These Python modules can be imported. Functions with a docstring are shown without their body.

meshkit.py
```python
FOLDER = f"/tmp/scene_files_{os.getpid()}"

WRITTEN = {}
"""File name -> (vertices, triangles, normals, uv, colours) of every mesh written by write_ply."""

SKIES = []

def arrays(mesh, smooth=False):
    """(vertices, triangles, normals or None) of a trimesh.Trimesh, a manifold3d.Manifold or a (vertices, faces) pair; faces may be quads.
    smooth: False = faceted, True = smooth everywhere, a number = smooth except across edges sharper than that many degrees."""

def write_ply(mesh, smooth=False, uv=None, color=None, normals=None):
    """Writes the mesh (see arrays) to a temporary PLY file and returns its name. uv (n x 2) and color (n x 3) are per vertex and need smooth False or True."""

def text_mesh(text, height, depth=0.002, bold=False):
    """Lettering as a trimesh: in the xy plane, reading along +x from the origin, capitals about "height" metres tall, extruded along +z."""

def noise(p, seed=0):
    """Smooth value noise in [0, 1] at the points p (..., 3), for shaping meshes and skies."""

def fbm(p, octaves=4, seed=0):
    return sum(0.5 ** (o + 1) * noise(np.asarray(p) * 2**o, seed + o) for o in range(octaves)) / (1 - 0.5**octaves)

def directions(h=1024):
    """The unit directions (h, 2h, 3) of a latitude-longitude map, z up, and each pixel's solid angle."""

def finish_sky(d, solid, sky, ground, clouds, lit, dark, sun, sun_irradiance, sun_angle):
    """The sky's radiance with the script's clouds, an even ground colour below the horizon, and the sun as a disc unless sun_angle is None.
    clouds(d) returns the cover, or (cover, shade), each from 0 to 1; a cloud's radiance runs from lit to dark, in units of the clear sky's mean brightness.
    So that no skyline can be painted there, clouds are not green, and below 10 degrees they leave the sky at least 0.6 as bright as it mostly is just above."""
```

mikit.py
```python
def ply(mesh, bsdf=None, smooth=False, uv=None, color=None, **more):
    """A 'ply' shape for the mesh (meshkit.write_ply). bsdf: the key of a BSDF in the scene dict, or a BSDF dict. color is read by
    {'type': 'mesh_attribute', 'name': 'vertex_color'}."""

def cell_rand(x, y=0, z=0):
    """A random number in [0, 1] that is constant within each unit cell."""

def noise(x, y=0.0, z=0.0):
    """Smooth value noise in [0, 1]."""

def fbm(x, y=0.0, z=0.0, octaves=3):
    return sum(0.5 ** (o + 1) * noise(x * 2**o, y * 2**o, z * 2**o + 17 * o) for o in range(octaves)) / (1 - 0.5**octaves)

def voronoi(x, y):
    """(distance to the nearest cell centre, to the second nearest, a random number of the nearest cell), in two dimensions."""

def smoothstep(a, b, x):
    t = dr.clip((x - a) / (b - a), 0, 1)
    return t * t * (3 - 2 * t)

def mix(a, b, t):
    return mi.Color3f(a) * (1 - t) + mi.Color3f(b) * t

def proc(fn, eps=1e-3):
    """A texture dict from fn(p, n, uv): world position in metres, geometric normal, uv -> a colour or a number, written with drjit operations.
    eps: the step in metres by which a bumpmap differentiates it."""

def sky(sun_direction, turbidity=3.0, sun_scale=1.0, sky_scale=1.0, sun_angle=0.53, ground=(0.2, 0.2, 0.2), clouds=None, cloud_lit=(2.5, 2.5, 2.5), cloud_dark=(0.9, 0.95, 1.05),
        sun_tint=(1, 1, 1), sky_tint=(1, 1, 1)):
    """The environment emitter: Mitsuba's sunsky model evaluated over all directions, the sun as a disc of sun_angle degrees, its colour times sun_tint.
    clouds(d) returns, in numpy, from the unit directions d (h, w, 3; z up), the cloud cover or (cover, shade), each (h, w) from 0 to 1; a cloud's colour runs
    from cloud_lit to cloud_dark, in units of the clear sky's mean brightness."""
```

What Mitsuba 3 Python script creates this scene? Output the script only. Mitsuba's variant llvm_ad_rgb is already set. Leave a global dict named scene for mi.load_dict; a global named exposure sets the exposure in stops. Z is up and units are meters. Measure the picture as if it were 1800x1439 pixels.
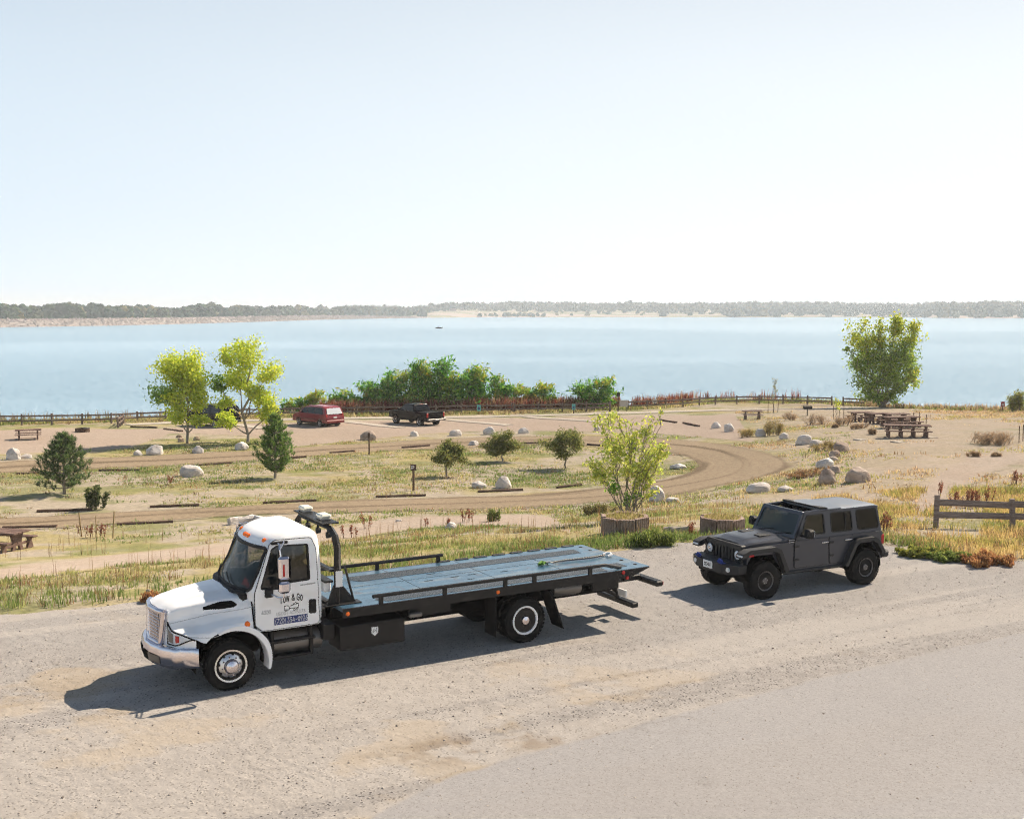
import math, random
import numpy as np, trimesh, shapely.geometry as sg, shapely.ops as so
import manifold3d as m3
import drjit as dr, mitsuba as mi
import mikit, meshkit
from mikit import noise, fbm, voronoi, cell_rand, smoothstep, mix

T = mi.ScalarTransform4f
scene, labels = {}, {}

# ------------------------------------------------------------------ camera, sky, exposure
CAM_H, FOCAL, HORIZON = 6.5, 2000.0, 547.0          # metres, and pixels of the 1800 x 1439 photograph
PITCH = math.atan((719.5 - HORIZON) / FOCAL)
FWD = np.array([0, math.cos(PITCH), -math.sin(PITCH)])
UP = np.array([0, math.sin(PITCH), math.cos(PITCH)])
CAM = np.array([0.0, 0.0, CAM_H])
scene['camera'] = {
    'type': 'perspective', 'fov': math.degrees(2 * math.atan(900 / FOCAL)), 'fov_axis': 'x',
    'near_clip': 0.1, 'far_clip': 12000.0,
    'to_world': T().look_at(origin=CAM.tolist(), target=(CAM + FWD).tolist(), up=[0, 0, 1]),
    'medium': {'type': 'ref', 'id': 'haze_air'},
}
SUN = np.array([0.560, 0.460, 0.690])
exposure = 2.48
def thin_cloud(d):
    """a dry haze veil: thick at the horizon, thin overhead, a little thicker towards the sun"""
    az = np.arctan2(d[..., 0], d[..., 1]); el = np.arcsin(np.clip(d[..., 2], -1, 1))
    n = meshkit.fbm(np.stack([az * 1.6, el * 7.0 + az * .5, az * 0], -1), 4, 5)
    s = d @ (SUN / np.linalg.norm(SUN))
    cover = np.clip((.03 + .95 / (1 + (np.clip(el, 0, 2) / .37) ** 3.2)) * (.97 + .10 * (n - .5)), 0, 1)
    return cover, np.clip(.66 - 1.15 * (s - .30) - .45 * np.exp(-np.clip(el, 0, 2) / .10), 0, 1)
scene['sky'] = mikit.sky(SUN.tolist(), turbidity=3.0, sky_scale=.40, sun_tint=(.955, 1.0, 1.09), clouds=thin_cloud, cloud_lit=(5.5, 5.75, 5.85), cloud_dark=(2.95, 3.85, 4.7), ground=(0.2, 0.19, 0.17))
scene['haze_air'] = {'type': 'homogeneous', 'albedo': {'type': 'rgb', 'value': [0.95, 0.96, 0.97]}, 'sigma_t': 0.00031}
# ------------------------------------------------------------------ helpers
def rgb(*c): return {'type': 'rgb', 'value': list(c)}
def mat(key, d): scene['mat_' + key] = d; return 'mat_' + key
def pr(c, rough=.5, **k):
    c = rgb(*c) if isinstance(c, tuple) else c
    return {'type': 'twosided', 'b': {'type': 'principled', 'base_color': c, 'roughness': rough, **k}}
def bumped(d, fn, eps=.004, scale=1.0):
    return {'type': 'twosided', 'b': {'type': 'bumpmap', 'arbitrary': mikit.proc(fn, eps), 'scale': scale, 'bsdf': d['b']}}
def numbered(key):
    used = set(scene) | set(labels)
    if key not in used and not any(k.startswith(key + '__') for k in scene): return key
    i = COUNT.get(key, 0) + 1
    while f'{key}_{i:03d}' in used or any(k.startswith(f'{key}_{i:03d}__') for k in scene): i += 1
    COUNT[key] = i
    return f'{key}_{i:03d}'
COUNT, TAKEN = {}, set()
def newkey(key):
    k = key; i = COUNT.get(key, 0)
    while k in TAKEN: i += 1; k = f'{key}_{i:03d}'
    COUNT[key] = i; TAKEN.add(k); return k
def thing(name, label, cat, group=None):
    k = newkey(name); labels[k] = {'label': label, 'category': cat}
    if group: labels[k]['group'] = group
    return k
def struct(name, mesh, m, **kw):
    k = newkey(name); scene[k] = mikit.ply(mesh, m, **kw); labels[k] = {'kind': 'structure'}; return k
def stuff(name, mesh, m, label, cat, **kw):
    k = newkey(name); scene[k] = mikit.ply(mesh, m, **kw); labels[k] = {'label': label, 'category': cat, 'kind': 'stuff'}; return k
class Fr:
    """a thing's own frame: x forward, y left, z up"""
    def __init__(s, o=(0, 0, 0), ang=0.0):
        s.M = np.eye(4); c, n = math.cos(ang), math.sin(ang)
        s.M[:2, :2] = [[c, -n], [n, c]]; s.M[:3, 3] = o
    def __call__(s, mesh):
        mesh = mesh if isinstance(mesh, trimesh.Trimesh) else trimesh.Trimesh(*mesh, process=False)
        v = mesh.vertices @ s.M[:3, :3].T + s.M[:3, 3]
        return trimesh.Trimesh(v, mesh.faces, process=False)
def part(parent, name, mesh, m, fr=None, smooth=30, label=None, kind=None, **kw):
    k = newkey(parent + '__' + name)
    if isinstance(mesh, (list, tuple)) and not isinstance(mesh[0], np.ndarray): mesh = cat_(mesh)
    scene[k] = mikit.ply(fr(mesh) if fr else mesh, m, smooth=smooth, **kw)
    if label or kind:
        labels[k] = {}
        if label: labels[k]['label'] = label
        if kind: labels[k]['kind'] = kind
    return k
def cat_(ms): return trimesh.util.concatenate([m for m in ms if m is not None])
def hull(p): return trimesh.convex.convex_hull(np.asarray(p, float))
def bb(x0, x1, y0, y1, z0, z1, b=.01):
    b = min(b, abs(x1 - x0) / 2.05, abs(y1 - y0) / 2.05, abs(z1 - z0) / 2.05); p = []
    for x, sx in ((x0, 1), (x1, -1)):
        for y, sy in ((y0, 1), (y1, -1)):
            for z, sz in ((z0, 1), (z1, -1)):
                p += [[x, y + sy * b, z + sz * b], [x + sx * b, y, z + sz * b], [x + sx * b, y + sy * b, z]]
    return hull(p)
def quadmesh(P, closed_u=False, flip=False):
    """P (n, m, 3) grid of points"""
    n, m = P.shape[:2]; i, j = np.meshgrid(np.arange(n - (0 if closed_u else 1)), np.arange(m - 1), indexing='ij')
    a = i * m + j; b = ((i + 1) % n) * m + j; q = np.stack([a, b, b + 1, a + 1], -1).reshape(-1, 4)
    f = np.vstack([q[:, [0, 1, 2]], q[:, [0, 2, 3]]])
    if flip: f = f[:, ::-1]
    return trimesh.Trimesh(P.reshape(-1, 3), f, process=False)
def loft(S):
    """closed solid from sections (n, m, 3), each a closed ring of m points"""
    S = np.asarray(S, float); n, m = S.shape[:2]
    i, j = np.meshgrid(np.arange(n - 1), np.arange(m), indexing='ij'); j2 = (j + 1) % m
    q = np.stack([i * m + j, (i + 1) * m + j, (i + 1) * m + j2, i * m + j2], -1).reshape(-1, 4)
    f = [q[:, [0, 1, 2]], q[:, [0, 2, 3]]]; V = np.vstack([S.reshape(-1, 3), S[0].mean(0), S[-1].mean(0)])
    r = np.arange(m); k = (r + 1) % m
    f += [np.stack([r * 0 + n * m, r, k], 1), np.stack([r * 0 + n * m + 1, (n - 1) * m + k, (n - 1) * m + r], 1)]
    t = trimesh.Trimesh(V, np.vstack(f), process=False)
    if t.volume < 0: t.invert()
    return t
def tube(p, r, n=8, cap=True):
    p = np.asarray(p, float); r = np.broadcast_to(r, (len(p),)).astype(float)
    t = np.gradient(p, axis=0); t /= np.linalg.norm(t, axis=1, keepdims=True) + 1e-12
    a = np.cross(t[0], [0, 0, 1.0] if abs(t[0, 2]) < .9 else [1.0, 0, 0]); A = []
    for k in range(len(p)):
        a = a - t[k] * (a @ t[k]); a /= np.linalg.norm(a) + 1e-12; A.append(a)
    A = np.array(A); B = np.cross(t, A); g = np.arange(n) * 2 * np.pi / n
    S = p[:, None] + r[:, None, None] * (np.cos(g)[None, :, None] * A[:, None] + np.sin(g)[None, :, None] * B[:, None])
    return loft(S) if cap else quadmesh(np.concatenate([S, S[:, :1]], 1))
def lathe(prof, n=40, axis='y', c=(0, 0, 0), cap=True):
    """prof: (radius, along) pairs, revolved round the axis through c"""
    p = np.asarray(prof, float); g = np.arange(n) * 2 * np.pi / n
    x, z, a = p[:, None, 0] * np.cos(g), p[:, None, 0] * np.sin(g), np.repeat(p[:, 1:2], n, 1)
    S = np.stack({'y': (x, a, z), 'z': (x, z, a), 'x': (a, x, z)}[axis], -1) + np.array(c, float)
    if cap: return loft(S)
    return quadmesh(np.concatenate([S, S[:, :1]], 1))
def extr(poly, h):
    ms = [trimesh.creation.extrude_polygon(g, h, engine='earcut') for g in getattr(poly, 'geoms', [poly])]
    return cat_(ms)
def prism(pts, y0, y1):
    """(x, z) outline extruded from y0 to y1"""
    poly = pts if hasattr(pts, 'geom_type') else sg.Polygon(pts)
    m = extr(poly, abs(y1 - y0)); v = m.vertices.copy()
    t = trimesh.Trimesh(np.stack([v[:, 0], max(y0, y1) - v[:, 2], v[:, 1]], 1), m.faces, process=False)
    return t
def prism_x(pts, x0, x1):
    """(y, z) outline extruded from x0 to x1"""
    poly = pts if hasattr(pts, 'geom_type') else sg.Polygon(pts)
    m = extr(poly, abs(x1 - x0)); v = m.vertices
    return trimesh.Trimesh(np.stack([v[:, 2] + min(x0, x1), v[:, 0], v[:, 1]], 1), m.faces, process=False)
def slab(pts, z0, z1):
    poly = pts if hasattr(pts, 'geom_type') else sg.Polygon(pts)
    m = extr(poly, z1 - z0); m.apply_translation([0, 0, z0]); return m
def rpoly(pts, r):
    return sg.Polygon(pts).buffer(-r).buffer(r * 2, quad_segs=4).buffer(-r)
def man(t):
    t = trimesh.Trimesh(t.vertices, t.faces, process=True); t.merge_vertices()
    if t.volume < 0: t.invert()
    return m3.Manifold(m3.Mesh(np.asarray(t.vertices, np.float32), np.asarray(t.faces, np.uint32)))
def unman(m):
    q = m.to_mesh(); return trimesh.Trimesh(q.vert_properties[:, :3].astype(float), q.tri_verts.astype(int), process=False)
def sub(a, *bs):
    a = man(a)
    for b in bs: a = a - man(b)
    return unman(a)
def curve(pts, n):
    """smooth curve through the points"""
    from scipy.interpolate import PchipInterpolator
    p = np.asarray(pts, float); s = np.r_[0, np.cumsum(np.linalg.norm(np.diff(p, axis=0), axis=1))]
    return PchipInterpolator(s, p)(np.linspace(0, s[-1], n))
def text_on(text, height, x0, z0, place, bold=False, width=None):
    """lettering reading towards -x (seen from the left side, +y); place(x, z) -> y of the surface"""
    m = meshkit.text_mesh(text, height, .003, bold); v = m.vertices.copy()
    if width: v[:, 0] *= width / np.ptp(v[:, 0])
    x, z = x0 - v[:, 0], z0 + v[:, 1]
    V = np.stack([x, place(x, z) + .004 + v[:, 2], z], 1)
    return trimesh.Trimesh(V, m.faces, process=False)
def fine(m, size):
    v, f = trimesh.remesh.subdivide_to_size(m.vertices, m.faces, size, max_iter=8); return trimesh.Trimesh(v, f, process=False)
class MB:
    """collects coloured faces"""
    def __init__(s): s.v, s.f, s.c, s.n = [], [], [], 0
    def add(s, v, f, c):
        v = np.asarray(v, float); c = np.broadcast_to(np.asarray(c, float), (len(v), 3))
        s.v.append(v); s.f.append(np.asarray(f) + s.n); s.c.append(c); s.n += len(v)
    def mesh(s): return trimesh.Trimesh(np.vstack(s.v), np.vstack(s.f), process=False), np.vstack(s.c)
def rhombi(P, size, rng, asp=.6, up=None, col=None):
    """leaf-like rhombi at the points P; up: main directions (n, 3) or None"""
    n = len(P); d = rng.normal(size=(n, 3)) if up is None else up + rng.normal(size=(n, 3)) * .35
    d /= np.linalg.norm(d, axis=1, keepdims=True); e = np.cross(d, rng.normal(size=(n, 3))); e /= np.linalg.norm(e, axis=1, keepdims=True)
    s = (np.asarray(size) * np.ones(n) * rng.uniform(.7, 1.3, n))[:, None]
    v = np.stack([P - d * s, P + e * s * asp, P + d * s, P - e * s * asp], 1).reshape(-1, 3)
    k = np.arange(n)[:, None] * 4; f = np.concatenate([k + [0, 1, 2], k + [0, 2, 3]])
    return v, f, (np.repeat(col, 4, 0) if col is not None else None)
def leafpart(parent, name, mb, smooth=False, **kw):
    m, c = mb.mesh(); return part(parent, name, m, 'mat_foliage', None, smooth=smooth, color=c, **kw)
# ------------------------------------------------------------------ the lie of the land
def sstep(a, b, x):
    t = np.clip((x - a) / (b - a), 0, 1); return t * t * (3 - 2 * t)
def lot_edge(x): return np.interp(x, [-60, -25, -11, -5.5, 0, 3.9, 7.5, 10.5, 11.8, 14, 40], [8, 19.5, 24.2, 26.4, 29.3, 31.2, 32.3, 31.5, 29.8, 29.3, 27])
def fence_y(x): return np.interp(x, [-90, -45, -20, -3, 6.5, 16, 22.5, 34, 40, 48, 90], [97, 100, 107.5, 111, 112.5, 119, 127, 125, 117, 106, 95])
TL, ZL = [-50, 0, 3, 8, 14, 21, 30, 50, 72, 84, 95], [0, 0, -.22, -.9, -1.75, -2.45, -2.78, -2.95, -3.15, -3.4, -3.6]
TR, ZR = [-50, 0, 3, 8, 20, 38, 55, 75, 90], [0, 0, -.1, -.38, -.85, -1.05, -1.6, -2.6, -3.5]
from scipy.interpolate import PchipInterpolator as PC
_L, _R = PC(TL, ZL), PC(TR, ZR)
WATER = -5.0
def ground(x, y):
    x, y = np.broadcast_arrays(np.asarray(x, float), np.asarray(y, float))
    ys = np.maximum(y, 1)
    t = np.clip(y - lot_edge(np.clip(x, -60, 40)), -50, 90); w = sstep(.05, .38, x / np.maximum(ys, 12))
    z = _L(t) * (1 - w) + _R(t) * w
    b = meshkit.fbm(np.stack([x * .11, y * .11, x * 0], -1), 3, 3) - .5
    z = z + b * .28 * sstep(1.5, 9, t)
    d = y - fence_y(np.clip(x, -90, 90)) - 1.5
    z = np.where(d > 0, np.maximum(z - .28 * d, -8 - 0 * z), z)
    return z
def G(px, py, dz=0.0):
    """the point of the ground that the photograph shows at this pixel"""
    d = FWD + np.array([1.0, 0, 0]) * (px - 900) / FOCAL + UP * (719.5 - py) / FOCAL
    t = np.linspace(8, 220, 1600); P = CAM + d * t[:, None]
    below = P[:, 2] < ground(P[:, 0], P[:, 1]) + dz
    i = int(np.argmax(below)) if below.any() else len(t) - 1
    a, b = t[max(i - 1, 0)], t[i]
    for _ in range(18):
        c = (a + b) / 2; q = CAM + d * c
        if q[2] < ground(q[0], q[1]) + dz: b = c
        else: a = c
    return CAM + d * b
def mpp(p): return float((np.asarray(p) - CAM) @ FWD) / FOCAL        # metres per photograph pixel at that point
def at_depth(px, py, y):
    d = FWD + np.array([1.0, 0, 0]) * (px - 900) / FOCAL + UP * (719.5 - py) / FOCAL
    return CAM + d * (y / d[1])
def gz(x, y): return float(ground(x, y))
# ------------------------------------------------------------------ materials of the land
def soil_col(p):
    a = fbm(p.x * .16, p.y * .22, 3.1, octaves=4); b = fbm(p.x * .9, p.y * 1.3, 7.7, octaves=3); c = noise(p.x * 7, p.y * 7, 1.0); e = noise(p.x * 23, p.y * 23, 2.0)
    col = mix((.40, .34, .262), (.37, .31, .15), smoothstep(.46, .64, a * .6 + b * .4))
    col = mix(col, (.20, .21, .075), smoothstep(.45, .64, fbm(p.x * .33, p.y * .5, 11.0, octaves=3) * .65 + b * .35) * .75)
    right = smoothstep(.16, .30, p.x / dr.maximum(p.y, 20.0)) * smoothstep(34., 44., p.y)
    col = mix(col, mix((.43, .355, .285), (.40, .315, .225), b), right * smoothstep(.36, .5, .25 * b + .75 * a + .1) * .85)
    return .76 * col * (.78 + .30 * c + .16 * e)
def stony(p, lo, hi, dark):
    a = fbm(p.x * .23, p.y * .23, 5.0, octaves=3); b = fbm(p.x * 1.7, p.y * 1.7, 9.0, octaves=3)
    d1, d2, w = voronoi(p.x * 22, p.y * 22); e = noise(p.x * 61, p.y * 61, 2.0)
    col = mix(lo, hi, dr.clip(a * .55 + b * .6 - .1, 0, 1))
    col = mix(col, dark, smoothstep(.74, .90, w) * smoothstep(.5, .3, d1) * .9)
    col = mix(col, (.62, .57, .52), smoothstep(.93, .97, 1 - w) * smoothstep(.45, .3, d1) * .6)
    f = fbm(p.x * 6.0, p.y * 6.0, 13.0, octaves=3)
    return .76 * col * (.60 + .24 * e + .28 * w + .34 * f)
def lot_col(p):
    col = stony(p, (.325, .298, .277), (.372, .350, .330), (.085, .078, .074))
    st = smoothstep(.57, .70, fbm(p.x * .62 + 3, p.y * .8, 21.0, octaves=5)) * smoothstep(24., 19., p.y + .25 * p.x)
    col = mix(col, (.32, .25, .165), st * .5)
    grey = smoothstep(.5, .66, fbm(p.x * .12, p.y * .3, 31.0, octaves=3)) * smoothstep(19., 23., p.y)
    col = mix(col, (.275, .262, .25), grey * .4)
    u, v = p.x * .876 + p.y * .482, p.y * .876 - p.x * .482                                  # tyre tracks along the way the truck drove in
    tr = smoothstep(.50, .64, fbm(u * .07, v * 1.5 + .5 * fbm(u * .12, v * .3, 6.0), 41.0, octaves=3)); col = mix(col, (.42, .385, .345), tr * .32)
    d = smoothstep(1.9, .2, dr.sqrt(dr.square((p.x + .35) * .8 + (p.y - 16.6) * .9) * .5 + dr.square((p.y - 16.6) * .9 - (p.x + .35) * .35) * 4)) * smoothstep(.38, .62, fbm(p.x * 2.2, p.y * 2.2, 51.0, octaves=4))
    return mix(col, (.165, .12, .08), d * .6)
def blend_edge(base, w, under=soil_col):
    """base fades at the ragged long edges of a strip (uv.y from 0 to 1 across) into the soil"""
    def f(p, n, uv):
        k = dr.minimum(uv.y, 1 - uv.y) + .5 * w * (fbm(p.x * .8, p.y * .8, 3.0) - .5) * 2
        return mix(under(p), base(p, uv), smoothstep(0.0, w, k))
    return f
def asphalt_col(p, uv):
    a = fbm(p.x * .3, p.y * .3, 5.0, octaves=4); e = noise(p.x * 75, p.y * 75, 2.0); g = noise(p.x * 33, p.y * 33, 4.0)
    d1, d2, w = voronoi(p.x * 40, p.y * 40)
    lane = smoothstep(.52, .66, fbm((p.x * .93 + p.y * .37) * .10, (p.y * .93 - p.x * .37) * .8, 2.0, octaves=3))
    col = mix((.345, .330, .325), (.380, .366, .360), a)
    col = mix(col, (.36, .325, .295), lane * .15)
    col = mix(col, (.16, .14, .125), smoothstep(.88, .95, w) * smoothstep(.5, .2, d1) * .6)
    crack = smoothstep(.035, .0, dr.abs(fbm(p.x * .55, p.y * .55, 61.0, octaves=4) - .5)) * smoothstep(.5, .62, fbm(p.x * .2, p.y * .2, 71.0))
    col = mix(col, (.20, .18, .165), crack * .5)
    return .76 * col * (.82 + .16 * e + .20 * g)
def dirt_col(p, uv):
    t = uv.y; a = .55 * smoothstep(.25, .05, dr.abs(dr.abs(t - .5 + .16 * (fbm(uv.x * .05, t, 8.0) - .5)) - .22)) + .55 * fbm(uv.x * .06, t * 9 + 2.4 * fbm(uv.x * .05, t * 2, 1.0), 2.0, octaves=4); b = fbm(uv.x * .22, t * 9, 5.0, octaves=3); c = noise(p.x * 9, p.y * 9, 2.0)
    fine_ = fbm(uv.x * .10, t * 34 + 2.0 * fbm(uv.x * .05, t * 3, 4.0), 6.0, octaves=2)
    rut = smoothstep(.33, .62, a * .58 + b * .2 + fine_ * .22)
    col = mix((.19, .140, .09), (.34, .262, .178), rut)
    return .76 * col * (.80 + .30 * c)
def path_col(p, uv):
    b = fbm(p.x * 1.1, p.y * 1.1, 9.0, octaves=3); c = noise(p.x * 11, p.y * 11, 2.0)
    return mix((.40, .31, .24), (.45, .375, .305), b) * (.62 + .23 * c)
def park_col(p, uv):
    a = fbm(p.x * .16, p.y * .3, 9.0, octaves=3); b = fbm(p.x * .7, p.y * 1.1, 9.0, octaves=3); c = noise(p.x * 8, p.y * 8, 2.0)
    return mix((.37, .285, .225), (.42, .34, .275), a * .6 + b * .4) * (.65 + .17 * c)
def concrete_col(p, n, uv):
    a = fbm(p.x * .6, p.y * .6, 5.0, octaves=3); c = noise(p.x * 9, p.y * 9, 2.0)
    return mix((.50, .43, .35), (.60, .54, .46), a) * (.62 + .12 * c)
def rough_h(s1, s2):
    return lambda p, n, uv: fbm(p.x * s1, p.y * s1, p.z * s1, octaves=3) + .35 * noise(p.x * s2, p.y * s2, p.z * s2)
mat('soil', bumped(pr(mikit.proc(lambda p, n, uv: soil_col(p)), .95, specular=.15), rough_h(3.0, 14.0), .02, .06))
mat('gravel', bumped(pr(mikit.proc(lambda p, n, uv: lot_col(p)), .92, specular=.2), rough_h(9.0, 38.0), .008, .018))
mat('asphalt', bumped(pr(mikit.proc(blend_edge(asphalt_col, .014, lot_col)), .9, specular=.25), rough_h(16.0, 48.0), .006, .007))
mat('dirt', bumped(pr(mikit.proc(blend_edge(dirt_col, .10)), .95, specular=.1), lambda p, n, uv: fbm(uv.x * .3, uv.y * 30, 2.0) + .3 * noise(p.x * 9, p.y * 9), .02, .05))
mat('path', pr(mikit.proc(blend_edge(path_col, .22)), .95, specular=.1))
mat('parking', pr(mikit.proc(blend_edge(park_col, .05)), .95, specular=.1))
mat('concrete', pr(mikit.proc(concrete_col), .9, specular=.2))
def wave_h(p, n, uv):
    amp = .62 + .55 * smoothstep(.36, .66, fbm(p.x * .0035 + 3, p.y * .011, 4.0, octaves=3))
    return amp * (fbm(p.x * .55, p.y * .8, 1.0, octaves=3) + .45 * noise(p.x * 2.6, p.y * 3.4, 2.0))
mat('water', {'type': 'bumpmap', 'arbitrary': mikit.proc(wave_h, .05), 'scale': .22, 'bsdf': {'type': 'principled', 'base_color': rgb(.17, .28, .36), 'roughness': .11, 'specular': .6}})
mat('foliage', {'type': 'principledthin', 'base_color': {'type': 'mesh_attribute', 'name': 'vertex_color'}, 'roughness': .6, 'diff_trans': 1.0, 'spec_trans': 0.0})
mat('bark', pr(mikit.proc(lambda p, n, uv: mix((.16, .125, .095), (.34, .29, .23), fbm(p.x * 9, p.y * 9, p.z * 3, octaves=3)))))
def stone_c(c0, c1, dark):
    def f(p, n, uv):
        a = fbm(p.x * 2.2, p.y * 2.2, p.z * 2.2, octaves=4); b = noise(p.x * 21, p.y * 21, p.z * 21)
        col = mix(c0, c1, smoothstep(.3, .7, a)); col = mix(col, dark, smoothstep(.60, .72, fbm(p.x * 5 + 9, p.y * 5, p.z * 5, octaves=3)) * .6)
        return .82 * col * (.8 + .3 * b)
    return mikit.proc(f)
mat('boulder', bumped(pr(stone_c((.66, .60, .55), (.84, .79, .74), (.42, .37, .33)), .9, specular=.2), rough_h(5.0, 19.0), .01, .05))
mat('boulder_brown', bumped(pr(stone_c((.40, .30, .24), (.60, .50, .42), (.24, .18, .14)), .9, specular=.2), rough_h(5.0, 19.0), .01, .05))
def wood_col(a, b):
    def f(p, n, uv):
        g = fbm(p.x * 2.5 + p.y * 2.5, p.z * 34, 3.0, octaves=3); k = noise(p.x * 12, p.y * 12, p.z * 30)
        return mix(a, b, dr.clip(g * 1.2 - .1, 0, 1)) * (.75 + .4 * k)
    return mikit.proc(f)
mat('fence_wood', pr(wood_col((.105, .075, .062), (.245, .19, .165)), .9, specular=.1))
mat('weathered_wood', pr(wood_col((.15, .115, .10), (.36, .295, .265)), .9, specular=.1))
mat('dark_wood', pr(wood_col((.060, .038, .028), (.15, .10, .075)), .9, specular=.1))
mat('far_stone', pr(mikit.proc(lambda p, n, uv: mix((.18, .14, .12), (.38, .325, .29), noise(p.x * .55, p.y * .55, p.z * .8)) * (.75 + .5 * noise(p.x * 1.6, p.y * 1.6, p.z * 1.6))), .95))
mat('far_land', pr(mikit.proc(lambda p, n, uv: mix((.36, .285, .22), (.22, .205, .12), smoothstep(.4, .62, fbm(p.x * .008, p.y * .02, 1.0, octaves=4)))), .95))

# ------------------------------------------------------------------ ground, water, roads
def axis(lo, hi, step, far, k=1.35):
    a = list(np.arange(lo, hi + 1e-6, step)); d = step
    while a[-1] < far: d *= k; a.append(min(a[-1] + d, far))
    d = step
    while a[0] > -far: d *= k; a.insert(0, max(a[0] - d, -far))
    return np.array(a)
gx, gy = axis(-62, 62, .5, 3600), axis(4, 140, .5, 3600)
XX, YY = np.meshgrid(gx, gy, indexing='ij')
struct('ground', quadmesh(np.stack([XX, YY, ground(XX, YY)], -1)), 'mat_soil', smooth=True)
wx, wy = np.array([-3500, -800, -200, 200, 800, 3500.]), np.array([92., 200, 600, 3500])
XX, YY = np.meshgrid(wx, wy, indexing='ij')
struct('lake_water', quadmesh(np.stack([XX, YY, XX * 0 + WATER], -1)), 'mat_water')
def strip(name, A, B, m, dz, n=240, k=14, jag=0.0, seed=0):
    """a sheet lying on the ground between two smooth border lines"""
    A, B = curve(A, n), curve(B, n); t = np.linspace(0, 1, k)[None, :, None]; P = A[:, None] * (1 - t) + B[:, None] * t
    if jag:
        r = np.random.default_rng(seed); s = np.linspace(0, n * .35, n)
        for e, col in ((0, 1), (1, -1)):
            w = (meshkit.fbm(np.stack([s, s * 0 + seed + e * 7, s * 0], -1), 3, seed) - .5) * 2 * jag
            d = (B - A) / np.linalg.norm(B - A, axis=1, keepdims=True); P[:, e * (k - 1)] += d * w[:, None]
    P = np.concatenate([P, (ground(P[..., 0], P[..., 1]) + dz)[..., None]], -1)
    s = np.r_[0, np.cumsum(np.linalg.norm(np.diff(P.mean(1), axis=0), axis=1))]
    uv = np.stack(np.broadcast_arrays(s[:, None], t[..., 0]), -1).reshape(-1, 2)
    mesh = quadmesh(P)
    if mesh.face_normals[:, 2].mean() < 0: mesh.invert()
    return struct(name, mesh, m, smooth=True, uv=uv)
xs = np.linspace(-45, 40, 60)
strip('gravel_lot', [(x, 2.0) for x in xs], [(x, lot_edge(x) - .1) for x in xs], 'mat_gravel', .006, 260, 60, .35, 1)
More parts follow.
